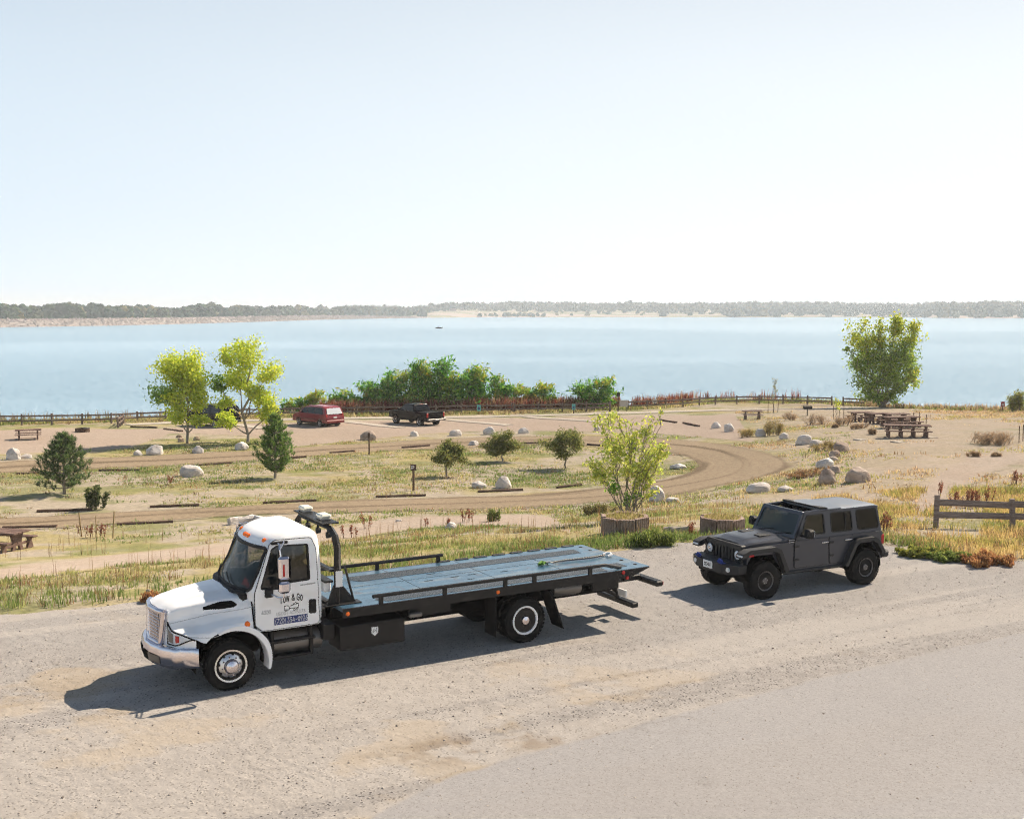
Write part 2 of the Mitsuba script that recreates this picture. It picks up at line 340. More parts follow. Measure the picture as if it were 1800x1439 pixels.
def on(pts): return [G(*q)[:2] for q in pts]
road_edge = on([(640, 1439), (760, 1374), (900, 1331), (1100, 1277), (1300, 1226), (1500, 1176), (1800, 1110)])
d0 = road_edge[0] - road_edge[1]; d1 = road_edge[-1] - road_edge[-2]
road_edge = [road_edge[0] + d0 * 4, *road_edge, road_edge[-1] + d1 * 3]
strip('asphalt_road', [np.array(q) + np.array([5.2, -8.0]) for q in road_edge], road_edge, 'mat_asphalt', .014, 400, 24, .07, 4)
outer = [(-60, 937), (200, 922), (450, 905), (700, 899), (900, 895), (1000, 890), (1100, 880), (1200, 870), (1300, 850), (1375, 832), (1400, 819), (1385, 805), (1330, 790), (1250, 777), (1150, 769), (1050, 766), (950, 766), (850, 768), (750, 772), (620, 780), (450, 791), (300, 798), (150, 805), (-60, 814)]
inner = [(-60, 913), (200, 900), (450, 887), (700, 875), (900, 870), (1000, 862), (1080, 854), (1160, 843), (1205, 829), (1218, 816), (1205, 806), (1165, 797), (1110, 791), (1060, 787), (980, 782), (900, 783), (830, 787), (770, 790), (700, 792), (600, 798), (450, 811), (300, 819), (150, 826), (-60, 836)]
strip('parking_lot', on([(-60, 757), (100, 753), (250, 754), (400, 746), (520, 742), (700, 739), (850, 736), (1000, 733), (1150, 730), (1290, 727)]),
      on([(-60, 803), (120, 795), (235, 788), (300, 762), (430, 766), (500, 787), (640, 775), (900, 758), (1100, 760), (1330, 782)]), 'mat_parking', .010, 300, 24, .3, 6)
strip('dirt_road', on(outer), on(inner), 'mat_dirt', .022, 460, 26, .35, 2)
strip('gravel_path', on([(-60, 1000), (100, 984), (250, 966), (420, 949), (600, 921), (760, 903), (900, 901), (1010, 921)]),
      on([(-60, 1030), (100, 1012), (250, 993), (420, 976), (600, 950), (760, 928), (900, 926), (1000, 940)]), 'mat_path', .014, 200, 14, .5, 3)
strip('dirt_path', on([(1590, 950), (1640, 905), (1700, 858), (1760, 825), (1860, 800)]), on([(1560, 960), (1590, 905), (1610, 860), (1640, 830), (1700, 800)]), 'mat_path', .014, 120, 14, .4, 5)
def ribbon(name, pts, w, dz=.05, m='mat_concrete'):
    c = curve(on(pts), 90); d = np.gradient(c, axis=0); d /= np.linalg.norm(d, axis=1, keepdims=True); nrm = np.stack([-d[:, 1], d[:, 0]], 1)
    z = ground(c[:, 0], c[:, 1]); zz = lambda q: np.c_[q, ground(q[:, 0], q[:, 1]) + dz]
    L, R = c + nrm * w / 2, c - nrm * w / 2; low = lambda q: np.c_[q, ground(q[:, 0], q[:, 1]) - .05]
    S = np.stack([low(L), zz(L), zz(R), low(R)], 1)
    return struct(name, loft(S), m, smooth=30)
ribbon('concrete_path', [(225, 747), (350, 741), (500, 738), (640, 735), (830, 733), (1000, 729), (1100, 726), (1200, 723), (1300, 720.5), (1400, 718.5), (1500, 717), (1590, 717)], 2.0)
for q in ([(607, 741), (655, 747), (705, 752)], [(785, 738), (840, 743), (895, 748)], [(925, 733), (985, 737), (1052, 741)], [(415, 747), (440, 750), (465, 754)]):
    ribbon('concrete_strip', q, 1.1, .06)
for i, (x, y) in enumerate(((1513, 773), (1579, 777), (1635, 769))):
    p = G(x, y); t = thing('paving_slab', ['white paving slab lying alone left of the long bench', 'white paving slab in the bare dirt in front of the big table', 'white paving slab at the right end of the big table'][i], 'slab')
    mm = bb(-.33, .33, -.33, .33, -.04, .05, .015); scene[t] = mikit.ply(Fr(p, .4)(mm), 'mat_concrete', smooth=30)

# ------------------------------------------------------------------ far shore: dam, land, woods
toe = np.array([(-800, 60), (-560, 450), (-430, 710), (-369, 821), (-322, 920), (-287, 1150), (-246, 1643), (-140, 2010)], float)
def shore_r(px): return np.interp(px, [-900, 0, 200, 400, 600, 760, 860, 1600, 1660, 2400], [600, 821, 930, 1180, 1660, 2010, 2190, 2190, 1900, 1850])
def far_z(px, r):
    d = r - shore_r(px); left = np.interp(px, [0, 450, 700, 860], [.12, .30, .55, 1.0])
    hill = 4.5 * np.exp(-((px - 805) / 52.0) ** 2) * sstep(0, 140, d) * (1 - sstep(500, 800, d))
    return WATER - .3 + np.interp(d, [-30, 0, 40, 250, 700, 1500], [-2, .2, 2.2, 10.5, 19, 22]) * left + hill + np.where(px < 700, 3.5 * (1 - left) * sstep(10, 60, d), 0)
fpx, fd = np.linspace(-1200, 3000, 220), np.array([-30, 0, 12, 40, 90, 150, 250, 400, 700, 1200, 1500.])
PX, DD = np.meshgrid(fpx, fd, indexing='ij'); RR = np.minimum(shore_r(PX) + DD, 3560)
struct('far_shore', quadmesh(np.stack([(PX - 900) / FOCAL * RR, RR, far_z(PX, RR)], -1)), 'mat_far_land', smooth=True)
dam = thing('dam', 'long low earth dam faced with broken stone along the left far shore', 'dam')
ct = curve(toe, 160); d = np.gradient(ct, axis=0); d /= np.linalg.norm(d, axis=1, keepdims=True); back = np.stack([-d[:, 1], d[:, 0]], 1)
zc = np.interp(np.arange(160), [0, 130, 159], [.9, .7, -3.5])
S = np.stack([np.c_[ct - back * 4, zc * 0 - 7], np.c_[ct + back * (zc[:, None] + 5) * 1.8, zc], np.c_[ct + back * ((zc[:, None] + 5) * 1.8 + 6), zc], np.c_[ct + back * 40, zc * 0 - 7]], 1)
part(dam, 'embankment', loft(S), 'mat_far_stone', None, smooth=40)
rng = np.random.default_rng(5); mb = MB(); ico = trimesh.creation.icosphere(0)
for k in range(5200):
    u = rng.uniform(.15, .97) ** 1.0 * 159; i = int(u); v = rng.uniform(-.05, .98); p = ct[i] + (ct[min(i + 1, 159)] - ct[i]) * (u - i)
    z = -5 + v * (zc[i] + 5); q = p + back[i] * (z + 5) * 1.8; s = rng.uniform(.35, 1.25) * (1 + .4 * (q[1] > 1200))
    V = ico.vertices * rng.uniform(.6, 1.2, 3) * s + rng.normal(0, .12 * s, ico.vertices.shape)
    mb.add(V + [q[0], q[1], z], ico.faces, (0, 0, 0))
part(dam, 'broken_stone', mb.mesh()[0], 'mat_far_stone', None, smooth=False, kind='stuff')
# woods on the far shore: lumpy crowns of many lobes
rng = np.random.default_rng(11); ico1 = trimesh.creation.icosphere(1); icos = [(ico1.vertices * (1 + rng.normal(0, .17, (len(ico1.vertices), 1)))) for _ in range(9)]
LEAFY = np.array([(.045, .085, .045), (.060, .108, .052), (.085, .130, .055), (.040, .076, .050), (.12, .14, .06)])
def far_tree(mb, x, y, z, h, w, col):
    n = rng.integers(4, 7)
    for k in range(n):
        u = k / (n - 1); r = w * (.34 + .20 * rng.random()) * (1.08 - .45 * u); a = rng.uniform(0, 6.28); o = w * .30 * (1 - .5 * u)
        c = np.array([x + o * math.cos(a), y + o * math.sin(a), z + h * (.28 + .58 * u)])
        V = icos[rng.integers(9)] * [r, r, r * rng.uniform(.7, 1.0)] + rng.normal(0, .07 * r, ico1.vertices.shape)
        mb.add(V + c, ico1.faces, np.asarray(col) * rng.uniform(.75, 1.25))
def wood(name, label, x0, x1, n, dmin, dmax, hs, ws, yellow=.06, pw=1.0):
    mb = MB()
    for _ in range(n):
        px = rng.uniform(x0, x1); d = dmin + (dmax - dmin) * rng.random() ** pw; r = shore_r(px) + d
        h = rng.uniform(*hs) * (1 + .35 * (meshkit.noise(np.array([px * .03, 3.3, name.__len__()]))[()] - .5)); col = LEAFY[rng.integers(len(LEAFY))]
        if rng.random() < yellow: col = np.array([.24, .21, .08])
        far_tree(mb, (px - 900) / FOCAL * r, r, float(far_z(np.float64(px), r)) - .8, h, rng.uniform(*ws) * h, col)
    m, c = mb.mesh(); stuff(name, m, 'mat_foliage', label, 'woods', smooth=False, color=c)
wood('dam_wood', 'hazy grey green wood standing behind the dam on the left far shore', -250, 750, 640, 45, 330, (9, 14), (.75, 1.05))
wood('hilltop_wood', 'line of dark trees along the top of the bare far shore', 735, 1360, 240, 250, 560, (9, 16), (.7, 1.0), .03)
wood('waterside_scrub', 'pale olive bushes along the water in front of the bare far slope', 840, 960, 34, 12, 70, (5, 8.5), (.8, 1.2), .25)
wood('far_scrub', 'scattered low bushes on the bare slope of the far shore', 960, 1340, 34, 60, 260, (4, 8), (.8, 1.2), .1)
wood('east_wood', 'pale blue green hazy woods rising in layers on the right far shore', 1270, 2150, 1150, 15, 1100, (10, 16), (.8, 1.1), .08, 1.2)
wood('horizon_wood', 'continuous hazy tree line on the skyline right of the middle', 840, 1420, 330, 520, 900, (11, 17), (.8, 1.1), .02)
wood('shoreline_wood', 'hazy trees thinning out towards the middle of the right far shore', 1130, 1330, 90, 20, 420, (8, 13), (.8, 1.1), .05, .6)
wood('west_hill_wood', 'hazy wood on the hill rising above the end of the dam', 560, 880, 110, 420, 800, (9, 14), (.7, 1.0), .03)

for px, w, h, lab, m in ((796, 14.0, 3.2, 'tiny long tan roofed house on the bare hill above the end of the dam', 'mat_far_stone'), (813, 7.0, 3.6, 'tiny white house right of the tan roofed one on the far hill', 'mat_concrete')):
    r = float(shore_r(px)) + 235; z = float(far_z(np.float64(px), r)); f = Fr(((px - 900) / FOCAL * r, r, z - .5), 0); t = thing('house', lab, 'house', 'tiny houses on the far hill')
    part(t, 'wall', bb(-w / 2, w / 2, -4, 4, 0, h, .05), 'mat_concrete', f); part(t, 'roof', prism([(-w / 2 - .5, h), (w / 2 + .5, h), (w / 2 - 1.5, h + 2.2), (-w / 2 + 1.5, h + 2.2)], -4.5, 4.5), m, f)
    for x in (-w * .3, w * .1): part(t, 'window', bb(x, x + 1.4, -4.06, -4.0, 1.0, 2.2, .01), 'mat_far_stone', f)
# ------------------------------------------------------------------ materials of things
def grime(c, d, s=1.3, lo=.55, hi=.8, amt=.5):
    return mikit.proc(lambda p, n, uv: mix(c, d, smoothstep(lo, hi, fbm(p.x * s, p.y * s, p.z * s * 1.6, octaves=4)) * amt))
mat('white_paint', pr(grime((.84, .845, .85), (.66, .62, .57), 2.2, .5, .8, .35), .35, specular=.5, clearcoat=.6, clearcoat_gloss=.92))
mat('black_paint', pr(grime((.008, .008, .009), (.03, .026, .022), 2.5), .42, specular=.35))
mat('black_plastic', pr(grime((.010, .010, .011), (.03, .027, .023), 3.0), .6, specular=.3))
mat('dark_void', pr((.006, .006, .006), .9, specular=.1))
mat('rubber', pr(grime((.010, .010, .010), (.05, .042, .036), 3.0, .5, .8), .85, specular=.2))
mat('chrome', {'type': 'twosided', 'b': {'type': 'roughconductor', 'material': 'Cr', 'alpha': .05}})
mat('alloy', {'type': 'twosided', 'b': {'type': 'roughconductor', 'material': 'Al', 'alpha': .22, 'specular_reflectance': rgb(.78, .77, .76)}})
def pane_mat(k, op, c): mat(k, {'type': 'mask', 'opacity': op, 'bsdf': pr(c, .04, specular=.9)})
pane_mat('glass', .42, (.012, .030, .032))
pane_mat('smoked_glass', .62, (.006, .008, .009))
mat('tinted_glass', pr((.004, .005, .008), .05, specular=.32))
mat('amber', pr((.85, .16, .01), .25)); mat('red_lens', pr((.45, .012, .012), .25)); mat('clear_lens', pr((.62, .65, .68), .15, specular=.8))
mat('white_print', pr((.78, .78, .77), .6)); mat('black_print', pr((.015, .015, .016), .6)); mat('grey_print', pr((.38, .38, .38), .6))
mat('blue_print', pr((.008, .024, .14), .5)); mat('warm_grey', pr((.40, .37, .33), .5)); mat('seat_cloth', pr((.045, .046, .05), .9)); mat('red_cloth', pr((.5, .05, .025), .8))
mat('gunmetal', pr((.10, .10, .105), .35, metallic=.8)); mat('beacon_white', pr((.72, .70, .60), .35)); mat('steel', pr(grime((.20, .19, .18), (.09, .065, .05), 6.0), .45, metallic=.7))
def deck_col(p, n, uv):
    a = fbm(p.x * .7, p.y * .7, 2.0, octaves=4); b = fbm((p.x * .865 + p.y * .502) * 1.2, (p.y * .865 - p.x * .502) * 9.0, 4.0, octaves=3); c = noise(p.x * 31, p.y * 31, 2.0)
    col = mix((.045, .115, .18), (.095, .185, .262), a * .6 + b * .5); col = mix(col, (.22, .235, .235), smoothstep(.62, .76, b) * .5)
    col = mix(col, (.025, .055, .085), smoothstep(.52, .70, fbm(p.x * 1.9, p.y * 1.9, 8.0, octaves=4)) * .32)
    col = mix(col, (.16, .10, .06), smoothstep(.66, .76, fbm(p.x * 3.1, p.y * 3.1, 18.0, octaves=4)) * .3)
    return col * mi.Color3f(.88, .93, .96) * (.80 + .32 * c)
mat('deck_steel', pr(mikit.proc(deck_col), .26, metallic=.35, specular=.6))
def tread_col(p, n, uv):
    u, v = (p.x * .865 + p.y * .502) * 19, (p.y * .865 - p.x * .502) * 26
    d1, d2, w = voronoi(u, v); k = smoothstep(.10, .22, d2 - d1)
    return mix((.105, .115, .125), (.018, .03, .042), k) * (.8 + .4 * w)
mat('tread_grip', pr(mikit.proc(tread_col), .5, metallic=.3))

# ------------------------------------------------------------------ tow truck
def wheel_set(t, fr, x, y, r, w, kind, side, rim_r):
    """one road wheel as part of t: tyre with rim below it; side +1 = left"""
    fr2 = Fr.__new__(Fr); fr2.M = fr.M.copy() @ np.array([[1, 0, 0, x], [0, side, 0, y], [0, 0, 1, r], [0, 0, 0, 1.0]])
    o = .5 * w
    def put(par, name, m, mt, **k):
        m = cat_(m) if isinstance(m, list) else m
        m = fr2(m)
        if side < 0: m.invert()
        return part(par, name, m, mt, None, **k)
    rr = rim_r
    prof = [(rr - .01, o - .03), (rr + .015, o - .005), (r * .80, o), (r * .93, o - .015), (r * .985, o - .04)]
    for k in np.linspace(o - .045, -o + .045, 8): prof += [(r * (1.0 if int(round((k + o) * 100)) % 2 else .985), k)]
    prof += [(r * .985, -o + .04), (r * .8, -o), (rr - .01, -o + .03)]
    m = [lathe(prof, 56)]
    lug = bb(-.026, .026, -w * .20, w * .20, r * .975, r * 1.012, .006)
    n = 44 if kind == 'jeep' else 36
    for k in range(n):
        for s in (-1, 1):
            q = lug.copy(); q.apply_transform(trimesh.transformations.rotation_matrix((k + (.5 if s > 0 else 0)) * 2 * np.pi / n, [0, 1, 0])); q.apply_translation([0, s * w * .27, 0])
            m.append(q)
    tk = put(t, 'wheel', m, 'mat_rubber', smooth=35)
    if kind == 'front':
        put(tk, 'rim', [lathe([(rr - .02, -.10), (rr + .005, o - .015), (rr, o), (rr - .03, o - .005), (rr - .045, o - .06), (rr * .80, o - .05), (rr * .62, o - .005), (rr * .45, o + .015), (rr * .44, -.1)], 48)], 'mat_alloy')
        put(tk, 'hub', [lathe([(rr * .42, o - .02), (rr * .42, o + .03), (rr * .36, o + .075), (rr * .18, o + .10), (.001, o + .105)], 28)], 'mat_chrome')
        hs, ls = [], []
        for k in range(8):
            a = k * np.pi / 4 + .2; hs.append(lathe([(.001, o - .03), (.021, o - .03), (.021, o - .012), (.001, o - .012)], 14, c=(rr * .715 * math.cos(a), 0, rr * .715 * math.sin(a))))
            a += np.pi / 8; ls.append(lathe([(.015, o - .02), (.015, o + .025), (.009, o + .04), (.001, o + .04)], 8, c=(rr * .55 * math.cos(a), 0, rr * .55 * math.sin(a))))
        put(tk, 'hand_holes', hs, 'mat_dark_void'); put(tk, 'wheel_nuts', ls, 'mat_chrome')
    elif kind == 'rear':
        put(tk, 'rim', [lathe([(rr - .02, -.1), (rr + .005, o - .015), (rr, o), (rr - .03, o - .005), (rr - .04, o - .03)], 48, cap=False)], 'mat_white_paint')
        put(tk, 'dish', [lathe([(rr - .038, o - .028), (rr - .07, o - .13), (rr * .62, o - .16), (rr * .45, o - .15), (.001, o - .15)], 40)], 'mat_black_paint')
        put(tk, 'hub', [lathe([(rr * .32, o - .16), (rr * .32, o - .04), (rr * .27, o + .01), (.001, o + .03)], 24)], 'mat_chrome')
        ls = []
        for k in range(10):
            a = k * np.pi / 5; ls.append(lathe([(.014, o - .17), (.014, o - .12), (.001, o - .12)], 8, c=(rr * .47 * math.cos(a), 0, rr * .47 * math.sin(a))))
        put(tk, 'wheel_nuts', ls, 'mat_steel')
    elif kind == 'plain':
        put(tk, 'rim', [lathe([(rr, -.05), (rr, o - .01), (rr - .03, o - .05), (.05, o - .06), (.001, o - .06)], 24)], 'mat_black_paint')
    else:
        rimm = 'mat_gunmetal' if kind == 'jeep' else 'mat_alloy'
        ms = [lathe([(rr - .02, -.08), (rr + .002, o - .02), (rr, o - .005), (rr - .022, o - .012), (rr - .04, o - .07)], 40, cap=False), lathe([(.075, o - .10), (.075, o - .03), (.055, o - .018), (.001, o - .018)], 20)]
        for k in range(7 if kind == 'jeep' else 5):
            q = prism([(.05, -.030), (rr - .03, -.018), (rr - .03, .018), (.05, .030)], o - .075, o - .035)
            q.apply_transform(trimesh.transformations.rotation_matrix(k * 2 * np.pi / (7 if kind == 'jeep' else 5), [0, 1, 0])); ms.append(q)
        put(tk, 'rim', ms, rimm); put(tk, 'dish', [lathe([(rr - .01, -.02), (rr - .02, o - .11), (.001, o - .11)], 32)], 'mat_dark_void')
        ls = []
        for k in range(5):
            a = k * 2 * np.pi / 5 + .3; ls.append(lathe([(.012, o - .035), (.012, o - .008), (.001, o - .008)], 8, c=(.055 * math.cos(a), 0, .055 * math.sin(a))))
        put(tk, 'wheel_nuts', ls, 'mat_alloy')
    return tk

TF = Fr((-5.394, 19.991, 0), math.radians(-149.84))
tt = thing('tow_truck', 'white cab flatbed tow truck with a long blue grey steel deck parked on the gravel', 'tow truck')
def P(name, m, mt, par=None, **k): return part(par or tt, name, m, mt, TF, **k)
# cab: superellipse rings
CZ = [.93, 1.20, 1.60, 2.00, 2.38, 2.48, 2.56, 2.615, 2.645]
CF = [-.30, -.28, -.22, -.41, -.60, -.68, -.80, -.98, -1.12]      # front, on the centre line
CR = [-1.80, -1.81, -1.81, -1.80, -1.775, -1.755, -1.71, -1.62, -1.50]
CW = [1.0, 1.005, 1.0, .975, .935, .91, .86, .77, .64]
cF, cR, cW = PC(CZ, CF), PC(CZ, CR), PC(CZ, CW)
BOW = .20
def cab_pt(a, z, inset=0.0, n=7.0):
    xf, xr, w = cF(z) - inset, cR(z) + inset, cW(z) - inset
    ca, sa = np.cos(a), np.sin(a); u = np.sign(ca) * np.abs(ca) ** (2 / n); v = np.sign(sa) * np.abs(sa) ** (2 / n)
    x = (xf + xr) / 2 + u * (xf - xr) / 2 - BOW * v ** 2 * np.clip(u, 0, 1)
    return np.stack([x, v * w, z + 0 * a], -1)
def cab_y(x, z):
    """half width of the cab's side at x, z"""
    return cW(np.clip(z, .93, 2.6)) + 0 * x
def cab_x(y, z, n=7.0):
    v = np.clip(np.abs(y) / cW(z), 0, .999); u = (1 - v ** n) ** (1 / n); xf, xr = cF(z), cR(z)
    return (xf + xr) / 2 + u * (xf - xr) / 2 - BOW * v ** 2 * u
aa = np.linspace(0, 2 * np.pi, 97)[:-1]
def ring(z, i=0.0): return cab_pt(aa, np.full(96, z), i)
zz = np.r_[np.linspace(.93, 2.5, 26), 2.53, 2.56, 2.585, 2.61, 2.625, 2.638, 2.645]
topc = ring(2.645) * [1, .55, 1] + [0, 0, .018]; topc[:, 0] = (topc[:, 0] + 1.3) * .6 - 1.3
outer_c = loft([ring(z) for z in zz] + [topc]); inner_c = loft([ring(z, .055) for z in np.linspace(.98, 2.54, 14)])
WIN = [(-.60, 1.69), (-.83, 2.36), (-.93, 2.41), (-1.49, 2.385), (-1.50, 1.76), (-1.12, 1.75), (-.93, 1.66)]
win = rpoly(WIN, .03)
WS = rpoly([(-.90, 1.66), (.90, 1.66), (.83, 2.36), (-.83, 2.36)], .06)
shell = sub(outer_c, inner_c, prism(win, -1.3, 1.3), prism_x(WS, -1.0, .4), prism_x(rpoly([(-.62, 1.75), (.62, 1.75), (.6, 2.25), (-.6, 2.25)], .05), -2.2, -1.6))
P('cab', shell, 'mat_white_paint', smooth=28)
lining = sub(loft([ring(z, .058) for z in np.linspace(.985, 2.535, 14)]), loft([ring(z, .075) for z in np.linspace(1.0, 2.50, 14)]), prism(win, -1.3, 1.3), prism_x(WS, -1.0, .4), prism_x(rpoly([(-.62, 1.75), (.62, 1.75), (.6, 2.25), (-.6, 2.25)], .05), -2.2, -1.6))
P('lining', lining, 'mat_seat_cloth', smooth=28)
def on_cab(poly, th, size=.10, side=1, off=.0):
    m = fine(prism(poly, 0, th), size); v = m.vertices; m = trimesh.Trimesh(np.c_[v[:, 0], v[:, 1] + cab_y(v[:, 0], v[:, 2]) + off, v[:, 2]], m.faces, process=False)
    if side < 0: m.vertices[:, 1] *= -1; m.invert()
    return m
DOOR = rpoly([(-.50, 1.62), (-.80, 2.44), (-.90, 2.50), (-1.56, 2.485), (-1.63, 2.30), (-1.66, .955), (-.62, .955), (-.50, 1.06)], .05)
for s in (1, -1):
    dk = P('door', on_cab(DOOR.difference(win.buffer(.012)), .014, .12, s, .001), 'mat_white_paint', smooth=20)
    gap = DOOR.buffer(.014).difference(DOOR.buffer(.002)); P('door_seal', on_cab(gap, .004, .2, s, .001), 'mat_black_plastic', dk)
    P('window_seal', on_cab(win.buffer(.012).difference(win.buffer(-.018)), .016, .15, s, -.008), 'mat_black_plastic', dk)
    g = on_cab(win, .002, .2, s, -.03); P('window', g, 'mat_smoked_glass', dk, smooth=True)
    P('vent_bar', on_cab(sg.LineString([(-.95, 1.66), (-.99, 2.42)]).buffer(.02), .02, .2, s, -.03), 'mat_black_plastic', dk)
    P('handle', [on_cab(rpoly([(-1.47, 1.41), (-1.605, 1.40), (-1.605, 1.145), (-1.47, 1.15)], .03), .008, .2, s, .014), on_cab(rpoly([(-1.50, 1.385), (-1.575, 1.38), (-1.575, 1.26), (-1.50, 1.265)], .02), .02, .2, s, .02)], 'mat_black_plastic', dk)
    # tall chrome mirror on an arm
    mk = P('mirror', [bb(-1.035, -.825, s * 1.30 - .06, s * 1.30 + .06, 1.885, 2.29, .04)], 'mat_chrome')
    P('lower_mirror', [bb(-1.035, -.83, s * 1.30 - .06, s * 1.30 + .06, 1.645, 1.85, .04)], 'mat_chrome', mk)
    P('reflector_strip', [bb(-.925, -.890, s * 1.36 - .006, s * 1.36 + .006, 1.95, 2.16, .004)], 'mat_red_lens', mk)
    P('mirror_glass', [bb(-1.042, -1.036, s * 1.30 - .05, s * 1.30 + .05, 1.9, 2.27, .002)], 'mat_tinted_glass', mk)
    ya = s * .95
    for q, r in (([(-.88, s * 1.29, 2.28), (-.87, s * 1.27, 2.40), (-.90, s * 1.18, 2.48), (-.93, ya, 2.46)], .016), ([(-.90, s * 1.22, 2.42), (-1.00, s * 1.1, 2.49), (-1.05, ya, 2.49)], .012), ([(-.93, s * 1.30, 1.66), (-.92, s * 1.29, 1.57), (-.86, s * 1.16, 1.55), (-.76, s * 1.0, 1.60)], .016)): P('arm', tube(q, r), 'mat_chrome', mk)
    for q in (bb(-.82, -.67, s * 1.0 - .02, s * 1.035 + .02, 1.53, 1.69, .02), bb(-1.12, -.82, s * .955 - .02, s * .97 + .012, 2.44, 2.49, .01)): P('bracket', q, 'mat_black_plastic', mk)
    P('grab_trim', on_cab(sg.Polygon([(-1.32, 1.69), (-1.60, 1.70), (-1.60, 1.675), (-1.32, 1.668)]), .006, .2, s, .014), 'mat_grey_print', dk)
    if s > 0:
        pl = lambda x, z: cab_y(x, z) + .014
        for ch, x, dz, cw, chh in (('T', -.925, -.012, .062, .118), ('o', -.992, .004, .050, .135), ('w', -1.046, .012, .066, .135), ('&', -1.150, .020, .062, .112), ('G', -1.243, .012, .056, .118), ('o', -1.305, .004, .050, .135)):
            P('shop_lettering', text_on(ch, chh, x, 1.405 + dz, pl, True, cw), 'mat_black_print', dk)
        P('registration_lettering', text_on('USDOT 4155373', .062, -.865, 1.185, pl, False, .53), 'mat_grey_print', dk)
        P('phone_panel', on_cab(sg.Polygon([(-.83, 1.155), (-1.445, 1.155), (-1.445, 1.025), (-.83, 1.025)]), .003, .2, 1, .014), 'mat_blue_print', dk)
        P('phone_lettering', text_on('(720) 354-0926', .092, -.845, 1.046, lambda x, z: pl(x, z) + .002, False, .585), 'mat_white_print', dk)
        P('model_badge', text_on('4300', .07, -.60, 1.24, pl, True, .17), 'mat_grey_print', dk)
        ic = [sg.LineString(q).buffer(.006) for q in ([(-1.02, 1.27), (-1.02, 1.345), (-1.085, 1.345), (-1.11, 1.31), (-1.11, 1.27), (-1.02, 1.27)], [(-1.12, 1.29), (-1.28, 1.29), (-1.28, 1.36), (-1.22, 1.385), (-1.14, 1.33), (-1.13, 1.33)], [(-1.13, 1.335), (-1.27, 1.365)])]
        ic += [sg.Point(x, 1.262).buffer(.022).difference(sg.Point(x, 1.262).buffer(.012)) for x in (-1.05, -1.20, -1.25)]
        P('truck_emblem', on_cab(so.unary_union(ic), .003, .3, 1, .014), 'mat_black_print', dk)
# windscreen, its seal, wipers
yy = np.linspace(-.87, .87, 25); zs = np.linspace(1.665, 2.355, 12); ZZ, Y2 = np.meshgrid(zs, yy, indexing='ij'); Y2 = Y2 * (1 - .055 * (ZZ - 1.66) / .7)
P('windscreen', quadmesh(np.stack([cab_x(Y2, ZZ) - .028, Y2, ZZ], -1)), 'mat_glass', smooth=True)
ol = np.array(WS.exterior.segmentize(.08).coords); ol = np.c_[cab_x(ol[:, 0], ol[:, 1]) - .012, ol]
P('windscreen_seal', tube(np.vstack([ol, ol[1:3]]), .034, 8), 'mat_black_plastic')
yc = np.linspace(-.90, .90, 31)
cowl = np.stack([np.stack([cab_x(yc, np.full(31, 1.60)) + d, yc, np.full(31, z)], -1) for d, z in ((-.08, 1.668), (.03, 1.66), (.085, 1.645), (.09, 1.60))], 1)
P('cowl', quadmesh(cowl), 'mat_black_plastic', smooth=40)
for y0, y1 in ((-.10, -.70), (.62, .02)):
    q = [(cab_x(np.float64(y0), 1.64) + .05, y0, 1.67), (cab_x(np.float64((y0 + y1) / 2), 1.75) + .03, (y0 + y1) / 2 - .05, 1.74), (cab_x(np.float64(y1), 1.84) + .02, y1, 1.84)]
    P('wiper', tube(q, .012, 6), 'mat_black_plastic')
for y in (-.62, -.10, .0, .10, .66):
    P('marker_light', lathe([(.045, -.02), (.04, .02), (.022, .036), (.001, .04)], 14, 'x', (float(cab_x(np.float64(y), 2.47)) - .01, y, 2.47)), 'mat_amber')
# inside
P('dashboard', [bb(-.75, -.28, -.86, .86, 1.35, 1.64, .05), bb(-.70, -.35, .2, .7, 1.62, 1.70, .04)], 'mat_black_plastic')
P('cab_floor', bb(-1.74, -.4, -.93, .93, .97, 1.03, .01), 'mat_dark_void')
for y in (-.48, .48):
    P('seat', [bb(-1.45, -.95, y - .26, y + .26, 1.1, 1.42, .06), bb(-1.58, -1.40, y - .26, y + .26, 1.35, 2.0, .06), bb(-1.56, -1.44, y - .14, y + .14, 1.98, 2.22, .05)], 'mat_seat_cloth')
th = np.linspace(0, 2 * np.pi, 29); P('steering_wheel', [tube(np.stack([-.88 - .10 * np.cos(th), .48 + .23 * np.sin(th), 1.66 + .20 * np.cos(th)], 1), .016, 6), tube([(-.6, .48, 1.5), (-.88, .48, 1.66)], .03)], 'mat_black_plastic')
P('warning_triangle', [tube([(-.42, .52, 1.68), (-.46, .62, 1.83), (-.50, .74, 1.68), (-.42, .52, 1.68)], .022, 5), hull([(-.43, .53, 1.67), (-.46, .62, 1.82), (-.50, .73, 1.67), (-.44, .62, 1.67)])], 'mat_red_cloth')
# bonnet: stations from the cowl (s = 0) to the grille (s = 1)
ST = [0, .25, .52, .73, .88, 1.0]
SEC = np.array([[(0, 1.63), (.45, 1.62), (.82, 1.555), (.935, 1.42), (.975, 1.26), (1.02, 1.13), (1.03, .95)],
                [(0, 1.625), (.43, 1.605), (.76, 1.545), (.86, 1.38), (.93, 1.24), (1.06, 1.15), (1.085, .98)],
                [(0, 1.585), (.40, 1.56), (.68, 1.505), (.74, 1.34), (.85, 1.20), (1.05, 1.11), (1.085, .93)],
                [(0, 1.545), (.38, 1.52), (.62, 1.465), (.665, 1.29), (.78, 1.14), (1.02, 1.05), (1.07, .87)],
                [(0, 1.505), (.36, 1.485), (.585, 1.435), (.62, 1.25), (.73, 1.12), (.98, 1.055), (1.065, .90)],
                [(0, 1.43), (.34, 1.415), (.555, 1.365), (.59, 1.22), (.69, 1.10), (.93, 1.055), (1.05, .98)]])
from scipy.interpolate import CubicSpline
_S = PC(ST, SEC)
